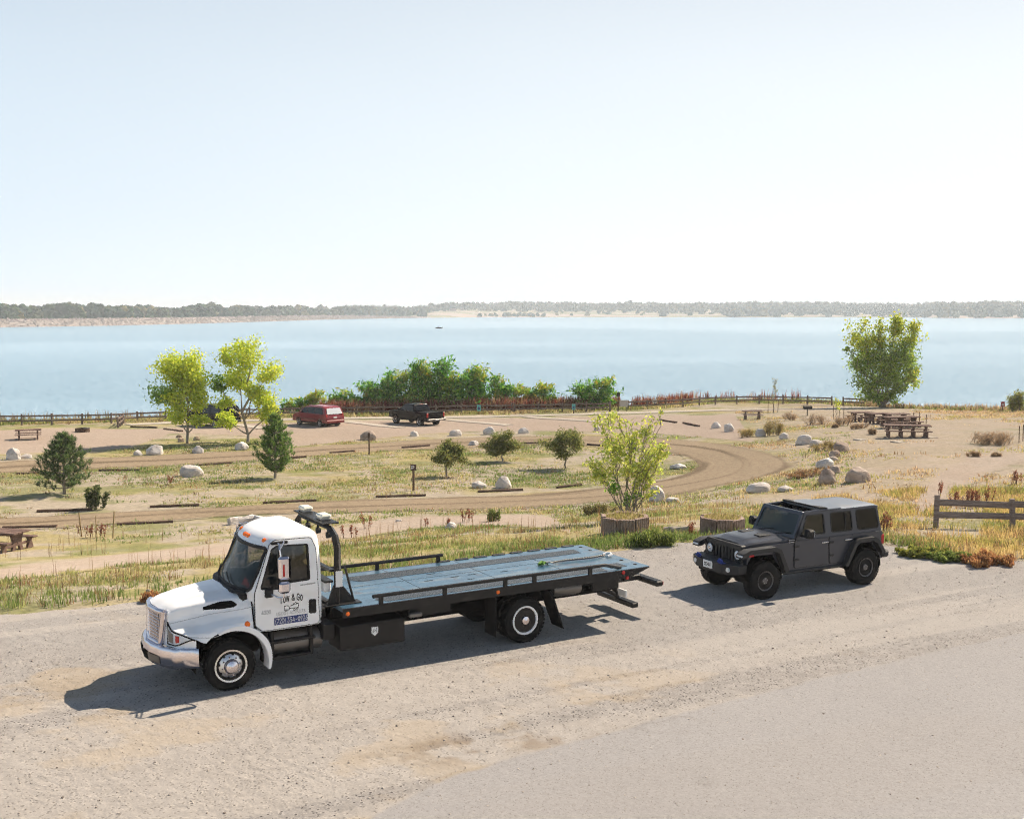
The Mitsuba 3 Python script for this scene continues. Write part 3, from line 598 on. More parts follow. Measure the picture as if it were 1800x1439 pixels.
def x_front(y): return np.interp(np.abs(y), [0, .35, .58, .8, .95, 1.08], [1.04, .985, .89, .80, .70, .50])
def bonnet(s, v):
    """s along, v across from 0 (centre line) to 6 (fender edge); left side"""
    s, v = np.broadcast_arrays(np.asarray(s, float), np.asarray(v, float)); q = _S(s)                       # (..., 7, 2)
    out = np.empty(s.shape + (3,)); f = np.clip(np.floor(v).astype(int), 0, 5); u = v - f
    idx = lambda k: np.take_along_axis(q, np.clip(k, 0, 6)[..., None, None].repeat(2, -1), -2)[..., 0, :]
    p0, p1, p2, p3 = idx(f - 1), idx(f), idx(f + 1), idx(f + 2); u = u[..., None]
    p0 = np.where((f == 0)[..., None], p2 * [-1, 1], p0); a = .5 * .72
    m1, m2 = (p2 - p0) * a, (p3 - p1) * a
    c = (2 * u ** 3 - 3 * u ** 2 + 1) * p1 + (u ** 3 - 2 * u ** 2 + u) * m1 + (-2 * u ** 3 + 3 * u ** 2) * p2 + (u ** 3 - u ** 2) * m2
    out[..., 0] = -.47 + s * (x_front(c[..., 0]) + .47); out[..., 1:] = c
    return out
sv, vv = np.linspace(0, 1, 30), np.linspace(0, 6, 43)
HB = bonnet(*np.meshgrid(sv, vv, indexing='ij'))
# a shallow raised centre panel on the bonnet
rise = (1 - sstep(1.0, 1.35, vv))[None] * sstep(0, .15, sv)[:, None] * (1 - sstep(.62, .95, sv))[:, None]; HB[..., 2] += .028 * rise
HR = HB[:, ::-1] * [1, -1, 1]
rings_ = np.concatenate([HR[:, :-1], HB, HB[:, -1:] * [1, .5, 1], HR[:, :1] * [1, .5, 1]], 1)
bon = sub(loft(rings_), prism(sg.Point(-.08, .42).buffer(.655, quad_segs=24), -1.4, 1.4), bb(-.6, -.30, -.85, .85, .5, 1.2))
hk = P('bonnet', bon, 'mat_white_paint', smooth=32)
def on_bonnet(S, V, off, side=1):
    p = bonnet(S, V); e = 1e-3; n = np.cross(bonnet(np.asarray(S) + e, V) - p, bonnet(S, np.asarray(V) + e) - p); n /= np.linalg.norm(n, axis=-1, keepdims=True) + 1e-12
    n *= np.sign(n[..., 1:2] + 1e-9); p = p + n * off
    return p if side > 0 else p * [1, -1, 1]
for s in (1, -1):
    u = np.linspace(0, 1, 16); lo = np.interp(u, [0, .12, .5, 1], [2.62, 2.30, 2.22, 2.42]); hi = np.interp(u, [0, .12, .5, 1], [2.72, 2.86, 2.86, 2.66]); sx = .20 + .40 * u
    P('side_vent', quadmesh(np.stack([on_bonnet(sx, lo, .006, s), on_bonnet(sx, (lo + hi) / 2, .012, s), on_bonnet(sx, hi, .006, s)], 1)), 'mat_dark_void', hk, smooth=True)
    P('seam', tube(on_bonnet(np.linspace(.02, .99, 40), np.linspace(3.25, 3.25, 40), .001, s), .005, 5), 'mat_grey_print', hk)
    P('seam', tube(on_bonnet(np.linspace(.46, .99, 30), np.full(30, 5.42), .001, s), .005, 5), 'mat_grey_print', hk)
    P('door_gap', tube(on_bonnet(np.full(30, .004), np.linspace(2.0, 6, 30), .004, s), .012, 5), 'mat_dark_void', hk)
    # headlight
    E = bonnet(np.ones(40), np.linspace(2.0, 6.0, 40)); yf = E[:, 1]; zt = np.minimum(E[:, 2], 1.30)
    face = lambda y, z, o: np.stack([x_front(y) + o, s * y, z], -1)
    uu = np.linspace(0, 1, 8); Y_, Z_ = np.broadcast_arrays(yf[:, None], .80 + uu[None] * (zt[:, None] + .004 - .80)); Y_ = np.where(Z_ > 1.2, np.minimum(Y_, .60), Y_)
    P('front_fascia', quadmesh(face(Y_, Z_, -.004)), 'mat_white_paint', hk, smooth=40)
    yg = np.linspace(.36, .575, 6); P('grille_cheek', quadmesh(np.stack([np.stack([x_front(yg) - .012, s * yg, np.full(6, z)], -1) for z in np.linspace(.79, 1.40, 6)], 1)), 'mat_white_paint', hk, smooth=40)
    yl = np.linspace(.585, 1.055, 22); w = (yl - .585) / .47; top = np.interp(yl, yf, zt) - .012; bot = np.maximum(.845, .845 + .16 * np.clip((w - .35) / .65, 0, 1) ** 1.6); bot = np.minimum(bot, top - .004)
    HLp = lambda a, o: face(yl, bot + (top - bot) * a, o)
    lk = P('headlight', quadmesh(np.stack([HLp(k, .012 + .012 * math.sin(k * 3.14)) for k in np.linspace(0, 1, 7)], 1)), 'mat_clear_lens', smooth=True)
    e = np.concatenate([HLp(0, .016), HLp(1, .016)[::-1], HLp(0, .016)[:1]]); P('rim', tube(e, .012, 5), 'mat_black_plastic', lk)
    bx2 = lambda y0, y1, a0, a1, o: quadmesh(np.stack([face(np.linspace(y0, y1, 5), np.interp(np.linspace(y0, y1, 5), yl, bot + (top - bot) * k), o) for k in (a0, a1)], 1))
    P('reflector', bx2(.62, .74, .15, .85, .030), 'mat_steel', lk); P('turn_lamp', bx2(.80, .87, .2, .8, .030), 'mat_red_lens', lk)
    P('side_lamp', lathe([(.055, -.02), (.05, .025), (.03, .04), (.001, .045)], 14, 'y', (-.34, 0, 1.12)) .apply_transform(np.diag([1, s, 1, 1])).apply_translation([0, s * 1.04, 0]), 'mat_amber')
    # rear half of the wheel arch, reaching down behind the wheel
    a = np.radians(np.linspace(68, 192, 30)); ro = np.interp(np.degrees(a), [68, 110, 150, 192], [.665, .72, .72, .665]); c = np.array([-.08, .42])
    q = np.r_[np.c_[c[0] + ro * np.cos(a), c[1] + ro * np.sin(a)], np.c_[c[0] + .625 * np.cos(a[::-1]), c[1] + .625 * np.sin(a[::-1])]]
    P('fender', prism(q, s * .80, s * 1.095), 'mat_white_paint', hk, smooth=40)
    a = np.radians(np.linspace(-5, 190, 40)); pa = np.c_[-.08 + .632 * np.cos(a), .42 + .632 * np.sin(a)]
    P('wheel_well', quadmesh(np.stack([np.c_[pa[:, 0], np.full(40, y), pa[:, 1]] for y in (s * 1.03, s * .55)], 1)), 'mat_dark_void', hk, smooth=True)
# grille
gy = np.linspace(-1, 1, 25)
def gr(w0, w1, z0, z1, off): return np.stack([np.stack([x_front(gy * w) + off, gy * w, np.full(25, z)], -1) for w, z in zip(np.linspace(w0, w1, 14), np.linspace(z0, z1, 14))], 1)
gk = P('grille', quadmesh(gr(.40, .50, .84, 1.36, .022)), 'mat_steel', smooth=True)
ed = lambda w, z, o: np.c_[x_front(w) + o, w, z]
zl = np.linspace(.80, 1.40, 20); wl = .425 + (zl - .8) * .17
sur = [tube(np.c_[x_front(s * wl) + .035, s * wl, zl], .05, 8) for s in (1, -1)] + [tube(ed(gy * .53, np.full(25, 1.375), .02), .05, 8), tube(ed(gy * .43, np.full(25, .82), .035), .04, 8)]
P('surround', sur, 'mat_chrome', gk, smooth=50)
bars = [tube(np.c_[x_front(k * (.40 + (zl - .8) * .17)) + .030, k * (.40 + (zl - .8) * .17), zl], .008, 5) for k in np.linspace(-.94, .94, 19)] + [tube(ed(gy * (.41 + .16 * (z - .84)), np.full(25, z), .034), .006, 5) for z in np.linspace(.88, 1.34, 9)]
P('grille_bars', bars, 'mat_chrome', gk, kind='stuff')
# bumper: one bowed chrome section
by = np.linspace(-1.10, 1.10, 45); bx = np.interp(np.abs(by), [0, .3, .6, .85, 1.0, 1.10], [1.16, 1.13, 1.04, .88, .72, .51])
prof_ = [(-.10, .80), (0, .81), (.028, .77), (.03, .66), (.012, .52), (-.03, .46), (-.10, .44)]
bd = np.gradient(np.c_[bx, by], axis=0); bn = np.c_[bd[:, 1], -bd[:, 0]]; bn /= np.linalg.norm(bn, axis=1, keepdims=True)
BP = np.stack([np.c_[bx + bn[:, 0] * d, by + bn[:, 1] * d, np.full(45, z) + .02 * (np.abs(by) > .9)] for d, z in prof_], 1)
bk = P('bumper', loft(BP), 'mat_chrome', smooth=50)
def on_bump(y0, y1, z0, z1, off):
    yb = np.linspace(y0, y1, 9); xb = np.interp(yb, by, bx); nb = np.stack([np.interp(yb, by, bn[:, 0]), np.interp(yb, by, bn[:, 1])], 1)
    pts = np.stack([np.c_[xb + nb[:, 0] * (off + np.interp(z, [.45, .52, .66, .77], [-.03, .02, .04, .035])), yb + nb[:, 1] * off, np.full(9, z)] for z in np.linspace(z0, z1, 4)], 1)
    return quadmesh(pts)
P('intake', on_bump(-.62, -.10, .50, .68, .006), 'mat_dark_void', bk, smooth=True); P('intake', on_bump(-.04, .22, .50, .66, .006), 'mat_dark_void', bk, smooth=True)
P('fog_recess', on_bump(.26, .62, .52, .66, .007), 'mat_steel', bk, smooth=True)
P('emblem', prism_x([(-.46, .55), (-.40, .66), (-.35, .66), (-.29, .55), (-.335, .55), (-.35, .58), (-.40, .58), (-.415, .55)], 1.12, 1.14), 'mat_white_print', bk)
# chassis
P('chassis', [bb(-8.3, .55, s * .43 - .04, s * .43 + .04, .58, .80, .01) for s in (1, -1)] + [bb(-.75, .70, -.45, .45, .42, 1.0, .05), bb(-1.7, -.4, -.40, .40, .55, .92, .04), bb(.35, .55, -.43, .43, .45, .8)], 'mat_dark_void')
for x in (-.04, -5.87): P('axle', [lathe([(.07, -.95), (.07, .95)], 12, 'y', (x, 0, .44)), lathe([(.001, -.2), (.19, -.1), (.19, .1), (.001, .2)], 14, 'y', (x, 0, .44))], 'mat_dark_void')
for s in (1, -1):
    wheel_set(tt, TF, -.04, s * .93, .435, .27, 'front', s, .285)
    wheel_set(tt, TF, -5.87, s * 1.045, .45, .25, 'rear', s, .285)
    wheel_set(tt, TF, -5.87, s * .74, .45, .25, 'plain', s, .285)
    P('fuel_tank', [lathe([(.001, -1.75), (.20, -1.75), (.20, -.72), (.001, -.72)], 24, 'x', (0, s * .72, .62))], 'mat_steel')
    stk = P('cab_step', [bb(-1.55, -.78, s * .82, s * 1.0, .40, .45, .01), bb(-1.6, -.74, s * .84, s * 1.0, .68, .73, .01), bb(-1.56, -1.5, s * .8, s * .98, .4, .9), bb(-.84, -.78, s * .8, s * .98, .4, .9)], 'mat_black_paint')
    bxk = P('toolbox', bb(-3.25, -1.98, s * .62, s * 1.205, .43, .875, .012), 'mat_black_paint')
    P('lid_seam', [bb(-3.2, -2.03, s * 1.204, s * 1.209, .48, .487, .001), bb(-3.2, -2.03, s * 1.204, s * 1.209, .83, .837, .001)], 'mat_dark_void', bxk)
    if s > 0:
        sh = rpoly([(-2.585, .785), (-2.715, .785), (-2.715, .68), (-2.65, .62), (-2.585, .68)], .012)
        P('shield_badge', prism(sh, 1.205, 1.211), 'mat_white_print', bxk); P('badge_mark', text_on('J-I', .07, -2.603, .69, lambda x, z: 1.209 + 0 * x, True, .09), 'mat_black_print', bxk)
    P('mud_flap', [hull([(-6.40, s * y, z) for y in (.78, 1.20) for z in (.98,)] + [(-6.46, s * y, z) for y in (.78, 1.20) for z in (.98,)] + [(-6.72, s * y, .17) for y in (.78, 1.20)] + [(-6.75, s * y, .17) for y in (.78, 1.20)])], 'mat_rubber')
    P('mud_flap', [bb(-5.20, -5.17, s * .78, s * 1.2, .22, 1.0, .004)], 'mat_rubber')
P('battery_box', [bb(-1.95, -1.72, .45, 1.05, .62, .92, .02), bb(-1.95, -1.85, -.6, .6, .9, 1.1, .02)], 'mat_black_paint')
# flatbed
YN, YF = 1.20, -1.33
dk = P('deck', [loft([[(-8.86, YF, 1.185), (-8.86, YN, 1.185), (-8.86, YN, 1.203), (-8.86, YF, 1.203)], [(-8.30, YF, 1.12), (-8.30, YN, 1.12), (-8.30, YN, 1.2), (-8.30, YF, 1.2)], [(-2.05, YF, 1.12), (-2.05, YN, 1.12), (-2.05, YN, 1.2), (-2.05, YF, 1.2)]])], 'mat_deck_steel', smooth=20)
for k, x in enumerate((-3.9, -5.55, -7.1)): P('weld_line', bb(x - .006, x + .006, YF + .03, YN - .03, 1.199, 1.2025, .001), 'mat_dark_void', dk)
P('weld_line', bb(-8.5, -2.3, -.205, -.195, 1.199, 1.2032, .001), 'mat_dark_void', dk)
P('tread_strip', slab([(-3.05, -1.02), (-2.95, -.80), (-3.10, -.56), (-8.35, -.60), (-8.40, -.98)], 1.2005, 1.206), 'mat_tread_grip', dk)
P('tread_strip', slab([(-2.90, .72), (-2.78, .92), (-2.95, 1.12), (-7.85, 1.12), (-7.9, .74)], 1.2005, 1.206), 'mat_tread_grip', dk)
P('tread_strip', slab([(-8.05, .62), (-8.05, .98), (-8.45, .98), (-8.45, .62)], 1.2005, 1.206), 'mat_tread_grip', dk)
for x, y in ((-8.68, -1.12), (-8.66, -.72), (-8.68, .45), (-8.70, .92)): P('tie_hole', lathe([(.045, 1.2005), (.045, 1.205), (.001, 1.205)], 14, 'z', (x, y, 0)), 'mat_dark_void', dk)
for x, y in ((-4.3, .05), (-4.9, .02), (-5.3, .0), (-4.6, -.45), (-6.0, .10), (-5.1, .35)): P('key_slot', bb(x - .09, x + .09, y - .014, y + .014, 1.2005, 1.2045, .001), 'mat_dark_void', dk)
for k in range(8): x = -5.15 - k * .45; P('stake_pocket', bb(x - .32, x - .02, YF - .05, YF + .035, 1.19, 1.222, .008), 'mat_black_paint', dk)
for y, s in ((YN, 1), (YF, -1)):
    P('side_rail', prism([(-2.03, 1.03), (-2.03, 1.197), (-8.32, 1.197), (-8.84, 1.199), (-8.84, 1.186), (-8.33, 1.02)], y, y + s * .035), 'mat_black_paint', dk)
    ends = (-2.62, -7.60) if s > 0 else (-2.15, -5.30)
    rk = P('guard_rail', tube([(ends[0], y, 1.345)] + [(x, y, 1.35) for x in np.linspace(ends[0] - .05, ends[1] + .05, 6)] + ([(-7.75, y - .03, 1.34), (-8.22, y - .14, 1.215)] if s > 0 else [(ends[1], y, 1.35)]), .036, 8), 'mat_black_paint')
    for x in ((-2.78, -4.08, -5.39, -6.05, -7.37) if s > 0 else (-2.3, -3.8, -5.2)): P('post', bb(x - .04, x + .04, y - .03, y + .03, 1.19, 1.335, .008), 'mat_black_paint', rk)
for x, z, m in ((-2.12, 1.105, 'mat_amber'), (-5.21, 1.115, 'mat_amber'), (-8.17, 1.15, 'mat_red_lens'), (-8.27, 1.03, 'mat_red_lens')):
    P('side_marker', lathe([(.040, 0), (.034, .02), (.001, .028)], 14, 'y', (x, YN + .034, z)), m)
P('subframe', [bb(-8.0, -2.1, s * .45 - .05, s * .45 + .05, .86, 1.12, .01) for s in (1, -1)] + [bb(x - .05, x + .05, -1.2, 1.1, 1.02, 1.12, .01) for x in np.linspace(-2.3, -8.1, 9)] + [bb(-8.32, -8.24, YF + .03, YN - .03, .95, 1.12, .01)], 'mat_black_paint')
P('hydraulic_ram', [lathe([(.06, -4.6), (.06, -3.3)], 12, 'x', (0, .75, .92)), lathe([(.035, -5.3), (.035, -4.6)], 10, 'x', (0, .75, .92)), bb(-4.3, -3.4, .5, 1.05, .80, 1.02, .03)], 'mat_black_paint')
P('marker_lamp_bar', bb(-3.62, -3.36, 1.10, 1.2, .84, .93, .02), 'mat_steel')
P('air_tank', [lathe([(.001, -7.55), (.13, -7.52), (.15, -7.4), (.15, -6.95), (.13, -6.85), (.001, -6.83)], 20, 'x', (0, .55, .80))], 'mat_steel')
# wheel lift and tail frame
lf = P('wheel_lift', [bb(-9.35, -7.6, .12, .26, .66, .78, .02), bb(-9.52, -9.33, -.55, .84, .62, .74, .025), bb(-8.6, -7.9, -.1, .5, .60, .95, .03), tube([(-8.35, .2, .95), (-8.7, .2, .50), (-8.75, .2, .30)], .06, 8), tube([(-8.1, .45, .7), (-8.6, .3, .45)], .045, 8)], 'mat_black_paint')
P('end_reflector', bb(-9.535, -9.50, .58, .82, .64, .72, .006), 'mat_red_lens', lf)
P('cross_arm', bb(-8.95, -8.78, -.62, .72, .20, .31, .02), 'mat_black_paint', lf); P('number_plate', bb(-8.66, -8.62, .42, .70, .45, .60, .004), 'mat_white_print', lf)
# headache rack with beacons
hr = P('light_rack', [tube([(-2.08, .86, 1.2), (-2.08, .86, 2.25), (-2.06, .80, 2.45), (-2.05, .62, 2.56), (-2.04, .3, 2.57), (-2.04, -.5, 2.57), (-2.04, -.95, 2.57), (-2.05, -1.12, 2.46), (-2.07, -1.16, 2.25), (-2.08, -1.16, 1.2)], [.068] * 3 + [.06] * 4 + [.068] * 3, 4)], 'mat_black_paint', smooth=20)
for y, s in ((.86, 1), (-1.16, -1)):
    P('gusset', prism([(-1.86, 1.2), (-2.44, 1.2), (-2.16, 1.56), (-2.0, 1.56)], y - .02, y + .02), 'mat_black_paint', hr); P('foot', bb(-2.50, -1.80, y - .12, y + .12, 1.2, 1.225, .005), 'mat_black_paint', hr)
    P('brace', tube([(-2.40, y - s * .03, 1.22), (-2.24, y - s * .03, 1.85)], .022, 6), 'mat_black_paint', hr)
P('shelf', [bb(-2.02, -1.86, -1.1, .8, 1.60, 1.64, .006), bb(-1.96, -1.88, -1.1, .8, 1.24, 1.28, .006), bb(-2.05, -1.95, -1.12, .82, 1.80, 1.84, .006)], 'mat_black_paint', hr)
P('notice', bb(-2.14, -2.01, .946, .952, 1.54, 1.83, .001), 'mat_white_print', hr); P('white_cabinet', bb(-2.0, -1.86, .15, .75, 1.42, 1.62, .02), 'mat_white_paint', hr)
P('chain_hook', [tube([(-2.07, .955, 2.33), (-2.09, .96, 2.24), (-2.08, .96, 2.0), (-2.09, .965, 1.86)], .014, 6)], 'mat_steel', hr)
P('light_board', bb(-2.22, -1.92, -1.02, .62, 2.635, 2.66, .006), 'mat_black_paint', hr)
for y in (-.78, .18):
    bk2 = P('beacon', [bb(-2.19, -1.98, y - .15, y + .15, 2.69, 2.765, .03)], 'mat_beacon_white', hr)
    P('beacon_base', bb(-2.18, -1.99, y - .14, y + .14, 2.66, 2.69, .01), 'mat_warm_grey', bk2)
for y in (-.55, .0, .52): P('work_lamp', [lathe([(.001, -.05), (.055, -.04), (.06, .03), (.001, .04)], 16, 'x', (-2.04, y, 2.42)), tube([(-2.04, y, 2.46), (-2.04, y, 2.54)], .02, 6)], 'mat_black_plastic', hr)
# chain lying on the deck: a thing of its own
ch = thing('tow_chain', 'dark tow chain with a green strap lying on the truck deck', 'chain')
lk = []; base = np.array([[-8.55, -.02, 1.235], [-8.1, .03, 1.235], [-7.55, -.02, 1.235], [-7.2, .05, 1.235]]); cc = curve(base, 46)
for k in range(45):
    a = np.linspace(0, 2 * np.pi, 11); d = cc[k + 1] - cc[k]; d /= np.linalg.norm(d); e = np.array([0, .7 if k % 2 else -.7, .7])
    lk.append(tube(cc[k] + np.outer(np.cos(a), d) * .032 + np.outer(np.sin(a), e) * .022, .0085, 5))
part(ch, 'links', lk, 'mat_steel', TF, kind='stuff')
part(ch, 'hook', [tube([(-7.2, .05, 1.24), (-7.12, .08, 1.26), (-7.06, .03, 1.25), (-7.1, -.03, 1.24), (-7.16, -.02, 1.24)], .02, 6)], 'mat_warm_grey', TF); mat('green_strap', pr((.10, .22, .03), .8))
part(ch, 'shackle', [tube([(-8.58, -.1, 1.23), (-8.68, -.1, 1.25), (-8.72, 0, 1.26), (-8.68, .09, 1.25), (-8.58, .09, 1.23)], .028, 6)], 'mat_white_print', TF)
part(ch, 'strap', [tube([(-7.1, .03, 1.23), (-6.98, -.05, 1.26), (-6.86, .04, 1.24), (-6.92, .12, 1.25), (-7.02, .02, 1.25), (-6.9, -.03, 1.22)], .03, 6)], 'mat_green_strap', TF)
# ------------------------------------------------------------------ dark grey off-road car
mat('jeep_paint', pr(grime((.040, .045, .060), (.048, .046, .048), 1.8, .55, .9), .34, specular=.7, metallic=.5, clearcoat=.8, clearcoat_gloss=.92))
mat('flare_plastic', pr(grime((.020, .021, .023), (.05, .046, .042), 3.0), .55, specular=.4))
mat('blue_hook', pr((.02, .04, .22), .4)); mat('soft_top', pr(grime((.17, .195, .235), (.19, .19, .19), 2.0), .36, metallic=.5))
JF = Fr((5.206 + .06, 26.057 + .04, 0), math.radians(-152.6))
jj = thing('offroad_car', 'dark grey boxy four door off road car with its front roof panels open', 'car')
def J(name, m, mt, par=None, **k): return part(par or jj, name, m, mt, JF, **k)
HW = .775
arch = lambda x, r=.52: prism([(x - r * 1.05, .2), (x - r * .98, .62), (x - r * .62, .98), (x + r * .55, 1.0), (x + r * .95, .66), (x + r * 1.05, .2)], -1, 1)
tub = prism([(.36, .60), (.36, 1.12), (-.85, 1.215), (-1.0, 1.225), (-3.72, 1.225), (-3.76, 1.18), (-3.76, .56), (-2.6, .52), (-.7, .52)], -HW, HW)
inside = bb(-3.65, -1.08, -.70, .70, .66, 1.5, .02)
J('body', sub(tub, inside, arch(-.04), arch(-3.08)), 'mat_jeep_paint', smooth=25)
gw = lambda z: np.interp(z, [1.2, 1.84], [.765, .70])
def on_side(poly, th, off=0.0, s=1, size=.2, w=None):
    m = fine(prism(poly, 0, th), size); v = m.vertices; y = (gw(v[:, 2]) if w is None else w) + v[:, 1] + off
    m = trimesh.Trimesh(np.c_[v[:, 0], y, v[:, 2]], m.faces, process=False)
    if s < 0: m.vertices[:, 1] *= -1; m.invert()
    return m
W1 = rpoly([(-1.24, 1.335), (-1.42, 1.765), (-1.90, 1.765), (-1.93, 1.335)], .03)
W2 = rpoly([(-2.16, 1.335), (-2.14, 1.765), (-2.76, 1.765), (-2.79, 1.335)], .04)
W3 = rpoly([(-2.98, 1.325), (-2.93, 1.775), (-3.55, 1.775), (-3.63, 1.325)], .06)
top_out = rpoly([(-1.05, 1.225), (-1.35, 1.84), (-3.62, 1.85), (-3.72, 1.225)], .03)
for s in (1, -1):
    J('side_frame', on_side(top_out.difference(W1.buffer(.02)).difference(W2.buffer(.012)).difference(W3.buffer(.012)), .045, -.045, s), 'mat_jeep_paint', smooth=25)
    fd = rpoly([(-1.00, .60), (-1.00, 1.222), (-2.00, 1.222), (-2.03, .60)], .04); rd = rpoly([(-2.07, .60), (-2.045, 1.222), (-2.80, 1.222), (-2.80, 1.05), (-2.62, .60)], .04)
    for dr_, win_, h, hx in ((fd, W1, (-1.80, -2.0), -1.9), (rd, W2, (-2.52, -2.74), -2.6)):
        dk = J('door', on_side(dr_, .022, 0, s, .4, HW), 'mat_jeep_paint', smooth=25)
        J('gap', on_side(dr_.buffer(.012).difference(dr_), .004, 0, s, .4, HW), 'mat_dark_void', dk)
        J('handle', bb(h[1], h[0], s * .815 - .014, s * .815 + .014, 1.105, 1.135, .008), 'mat_alloy', dk)
        for z in (.79, 1.10): x1 = dr_.bounds[2]; J('hinge', bb(x1 - .13, x1 + .02, s * (HW + .03) - .012, s * (HW + .03) + .012, z - .025, z + .025, .008), 'mat_flare_plastic', dk)
        J('window_frame', on_side(win_.buffer(.025).difference(win_), .012, -.002, s), 'mat_flare_plastic', dk)
        if win_ is W1: J('window', on_side(win_, .004, -.02, s), 'mat_smoked_glass', dk, smooth=False)
        else: J('window', on_side(win_, .004, -.012, s), 'mat_tinted_glass', dk); J('window_bar', bb(-2.60, -2.575, s * .735 - .008, s * .735 + .012, 1.34, 1.76, .003), 'mat_flare_plastic', dk)
    J('rear_window', on_side(W3, .004, -.006, s), 'mat_tinted_glass'); J('window_seal', on_side(W3.buffer(.022).difference(W3.buffer(-.01)), .008, .002, s), 'mat_black_plastic')
    J('belt_line', bb(-3.7, -1.0, s * (HW + .004) - .005, s * (HW + .004) + .008, 1.222, 1.236, .003), 'mat_jeep_paint')
    # flares
    for x, q in ((-.04, [(.62, .99), (.60, 1.10), (.40, 1.165), (-.34, 1.175), (-.50, 1.10), (-.72, .62), (-.70, .54), (-.63, .56), (-.43, 1.02), (-.30, 1.075), (.36, 1.07), (.50, 1.0)]),
                 (-3.08, [(-2.53, .50), (-2.44, .52), (-2.72, 1.02), (-2.86, 1.13), (-3.36, 1.135), (-3.52, 1.05), (-3.72, .74), (-3.62, .72), (-3.44, .98), (-3.32, 1.045), (-2.92, 1.04), (-2.80, .97)])):
        fk = J('fender_flare', cat_([prism(q, s * .70, s * .935)]), 'mat_flare_plastic', smooth=40)
        if x > -1:
            J('marker_lamp', bb(.30, .44, s * .92 - .02, s * .92 + .022, 1.02, 1.065, .01), 'mat_red_lens', fk); J('daytime_lamp', bb(.585, .625, s * .82 - .10, s * .82 + .10, 1.02, 1.06, .01), 'mat_clear_lens', fk)
    a = np.linspace(-5, 185, 30)
    for x in (-.04, -3.08): r = .50; J('wheel_well', quadmesh(np.stack([np.c_[x + r * np.cos(np.radians(a)), np.full(30, y), .45 + r * np.sin(np.radians(a))] for y in (s * .90, s * .45)], 1)), 'mat_dark_void', smooth=True)
    J('inner_fender', bb(-.78, .37, s * .52, s * .76, .98, 1.12, .02), 'mat_jeep_paint')
    J('sill_step', bb(-2.58, -.66, s * .74, s * .83, .475, .55, .025), 'mat_flare_plastic')
    wheel_set(jj, JF, -.04, s * .80, .430, .29, 'jeep', s, .225); wheel_set(jj, JF, -3.08, s * .80, .430, .29, 'jeep', s, .225)
    mk = J('mirror', [bb(-1.36, -1.16, s * .99 - .11, s * .99 + .09, 1.30, 1.51, .04), bb(-1.25, -1.18, s * .75, s * .92, 1.31, 1.37, .015)], 'mat_black_plastic'); J('mirror_glass', bb(-1.366, -1.358, s * .99 - .08, s * .99 + .06, 1.33, 1.48, .002), 'mat_clear_lens', mk)
    J('tail_lamp', bb(-3.82, -3.70, s * .71 - .07, s * .71 + .07, .90, 1.14, .02), 'mat_red_lens')
    J('cowl_bracket', [bb(-.99, -.84, s * .78 - .02, s * .78 + .012, 1.245, 1.262, .006), bb(-.99, -.84, s * .78 - .02, s * .78 + .012, 1.20, 1.218, .006)], 'mat_alloy')
# bonnet with a raised centre, vents, catches
bx_ = np.linspace(-.86, .34, 14); zc_ = np.interp(bx_, [-.86, -.4, .1, .34], [1.318, 1.312, 1.292, 1.25]); w_ = np.interp(bx_, [-.86, .34], [.72, .60])
R = []
for x, zc, w in zip(bx_, zc_, w_):
    d = .028 * float(sstep(.30, .10, np.float64(x)))
    R.append([(x, -w, 1.07), (x, -w, zc - .07), (x, -w + .03, zc - .035), (x, -w * .66, zc - .012), (x, -w * .58, zc - .008 + d), (x, 0, zc + .004 + d), (x, w * .58, zc - .008 + d), (x, w * .66, zc - .012), (x, w - .03, zc - .035), (x, w, zc - .07), (x, w, 1.07)])
hk = J('bonnet', loft(R), 'mat_jeep_paint', smooth=32)
for y in (.30, -.30): J('vent', bb(-.62, -.28, y - .10, y + .10, 1.334, 1.352, .006), 'mat_flare_plastic', hk)
for y in (.47, -.47): J('catch', bb(.16, .30, y * 1.2 - .02, y * 1.2 + .02, 1.16, 1.215, .01), 'mat_black_plastic', hk)
for y in (.12, -.22): J('wiper_jet', bb(-.5, -.44, y - .02, y + .02, 1.33, 1.35, .006), 'mat_black_plastic', hk)
gk = J('grille', sub(prism_x(rpoly([(-.62, .72), (.62, .72), (.66, 1.22), (-.66, 1.22)], .06), .30, .42), *[prism_x(rpoly([(y - .026, .80), (y + .026, .80), (y + .026, 1.12), (y - .026, 1.12)], .02), .36, .6) for y in np.linspace(-.36, .36, 7)]), 'mat_flare_plastic', smooth=25)
for s in (1, -1):
    lk = J('headlight', lathe([(.098, .40), (.100, .435), (.085, .445), (.001, .452)], 28, 'x', (0, s * .505, .985)), 'mat_clear_lens', gk)
    J('rim', lathe([(.118, .40), (.118, .432), (.100, .440), (.100, .41)], 28, 'x', (0, s * .505, .985), cap=False), 'mat_black_plastic', lk); J('bulb', lathe([(.001, .448), (.04, .450), (.03, .462), (.001, .464)], 14, 'x', (0, s * .505, .985)), 'mat_chrome', lk)
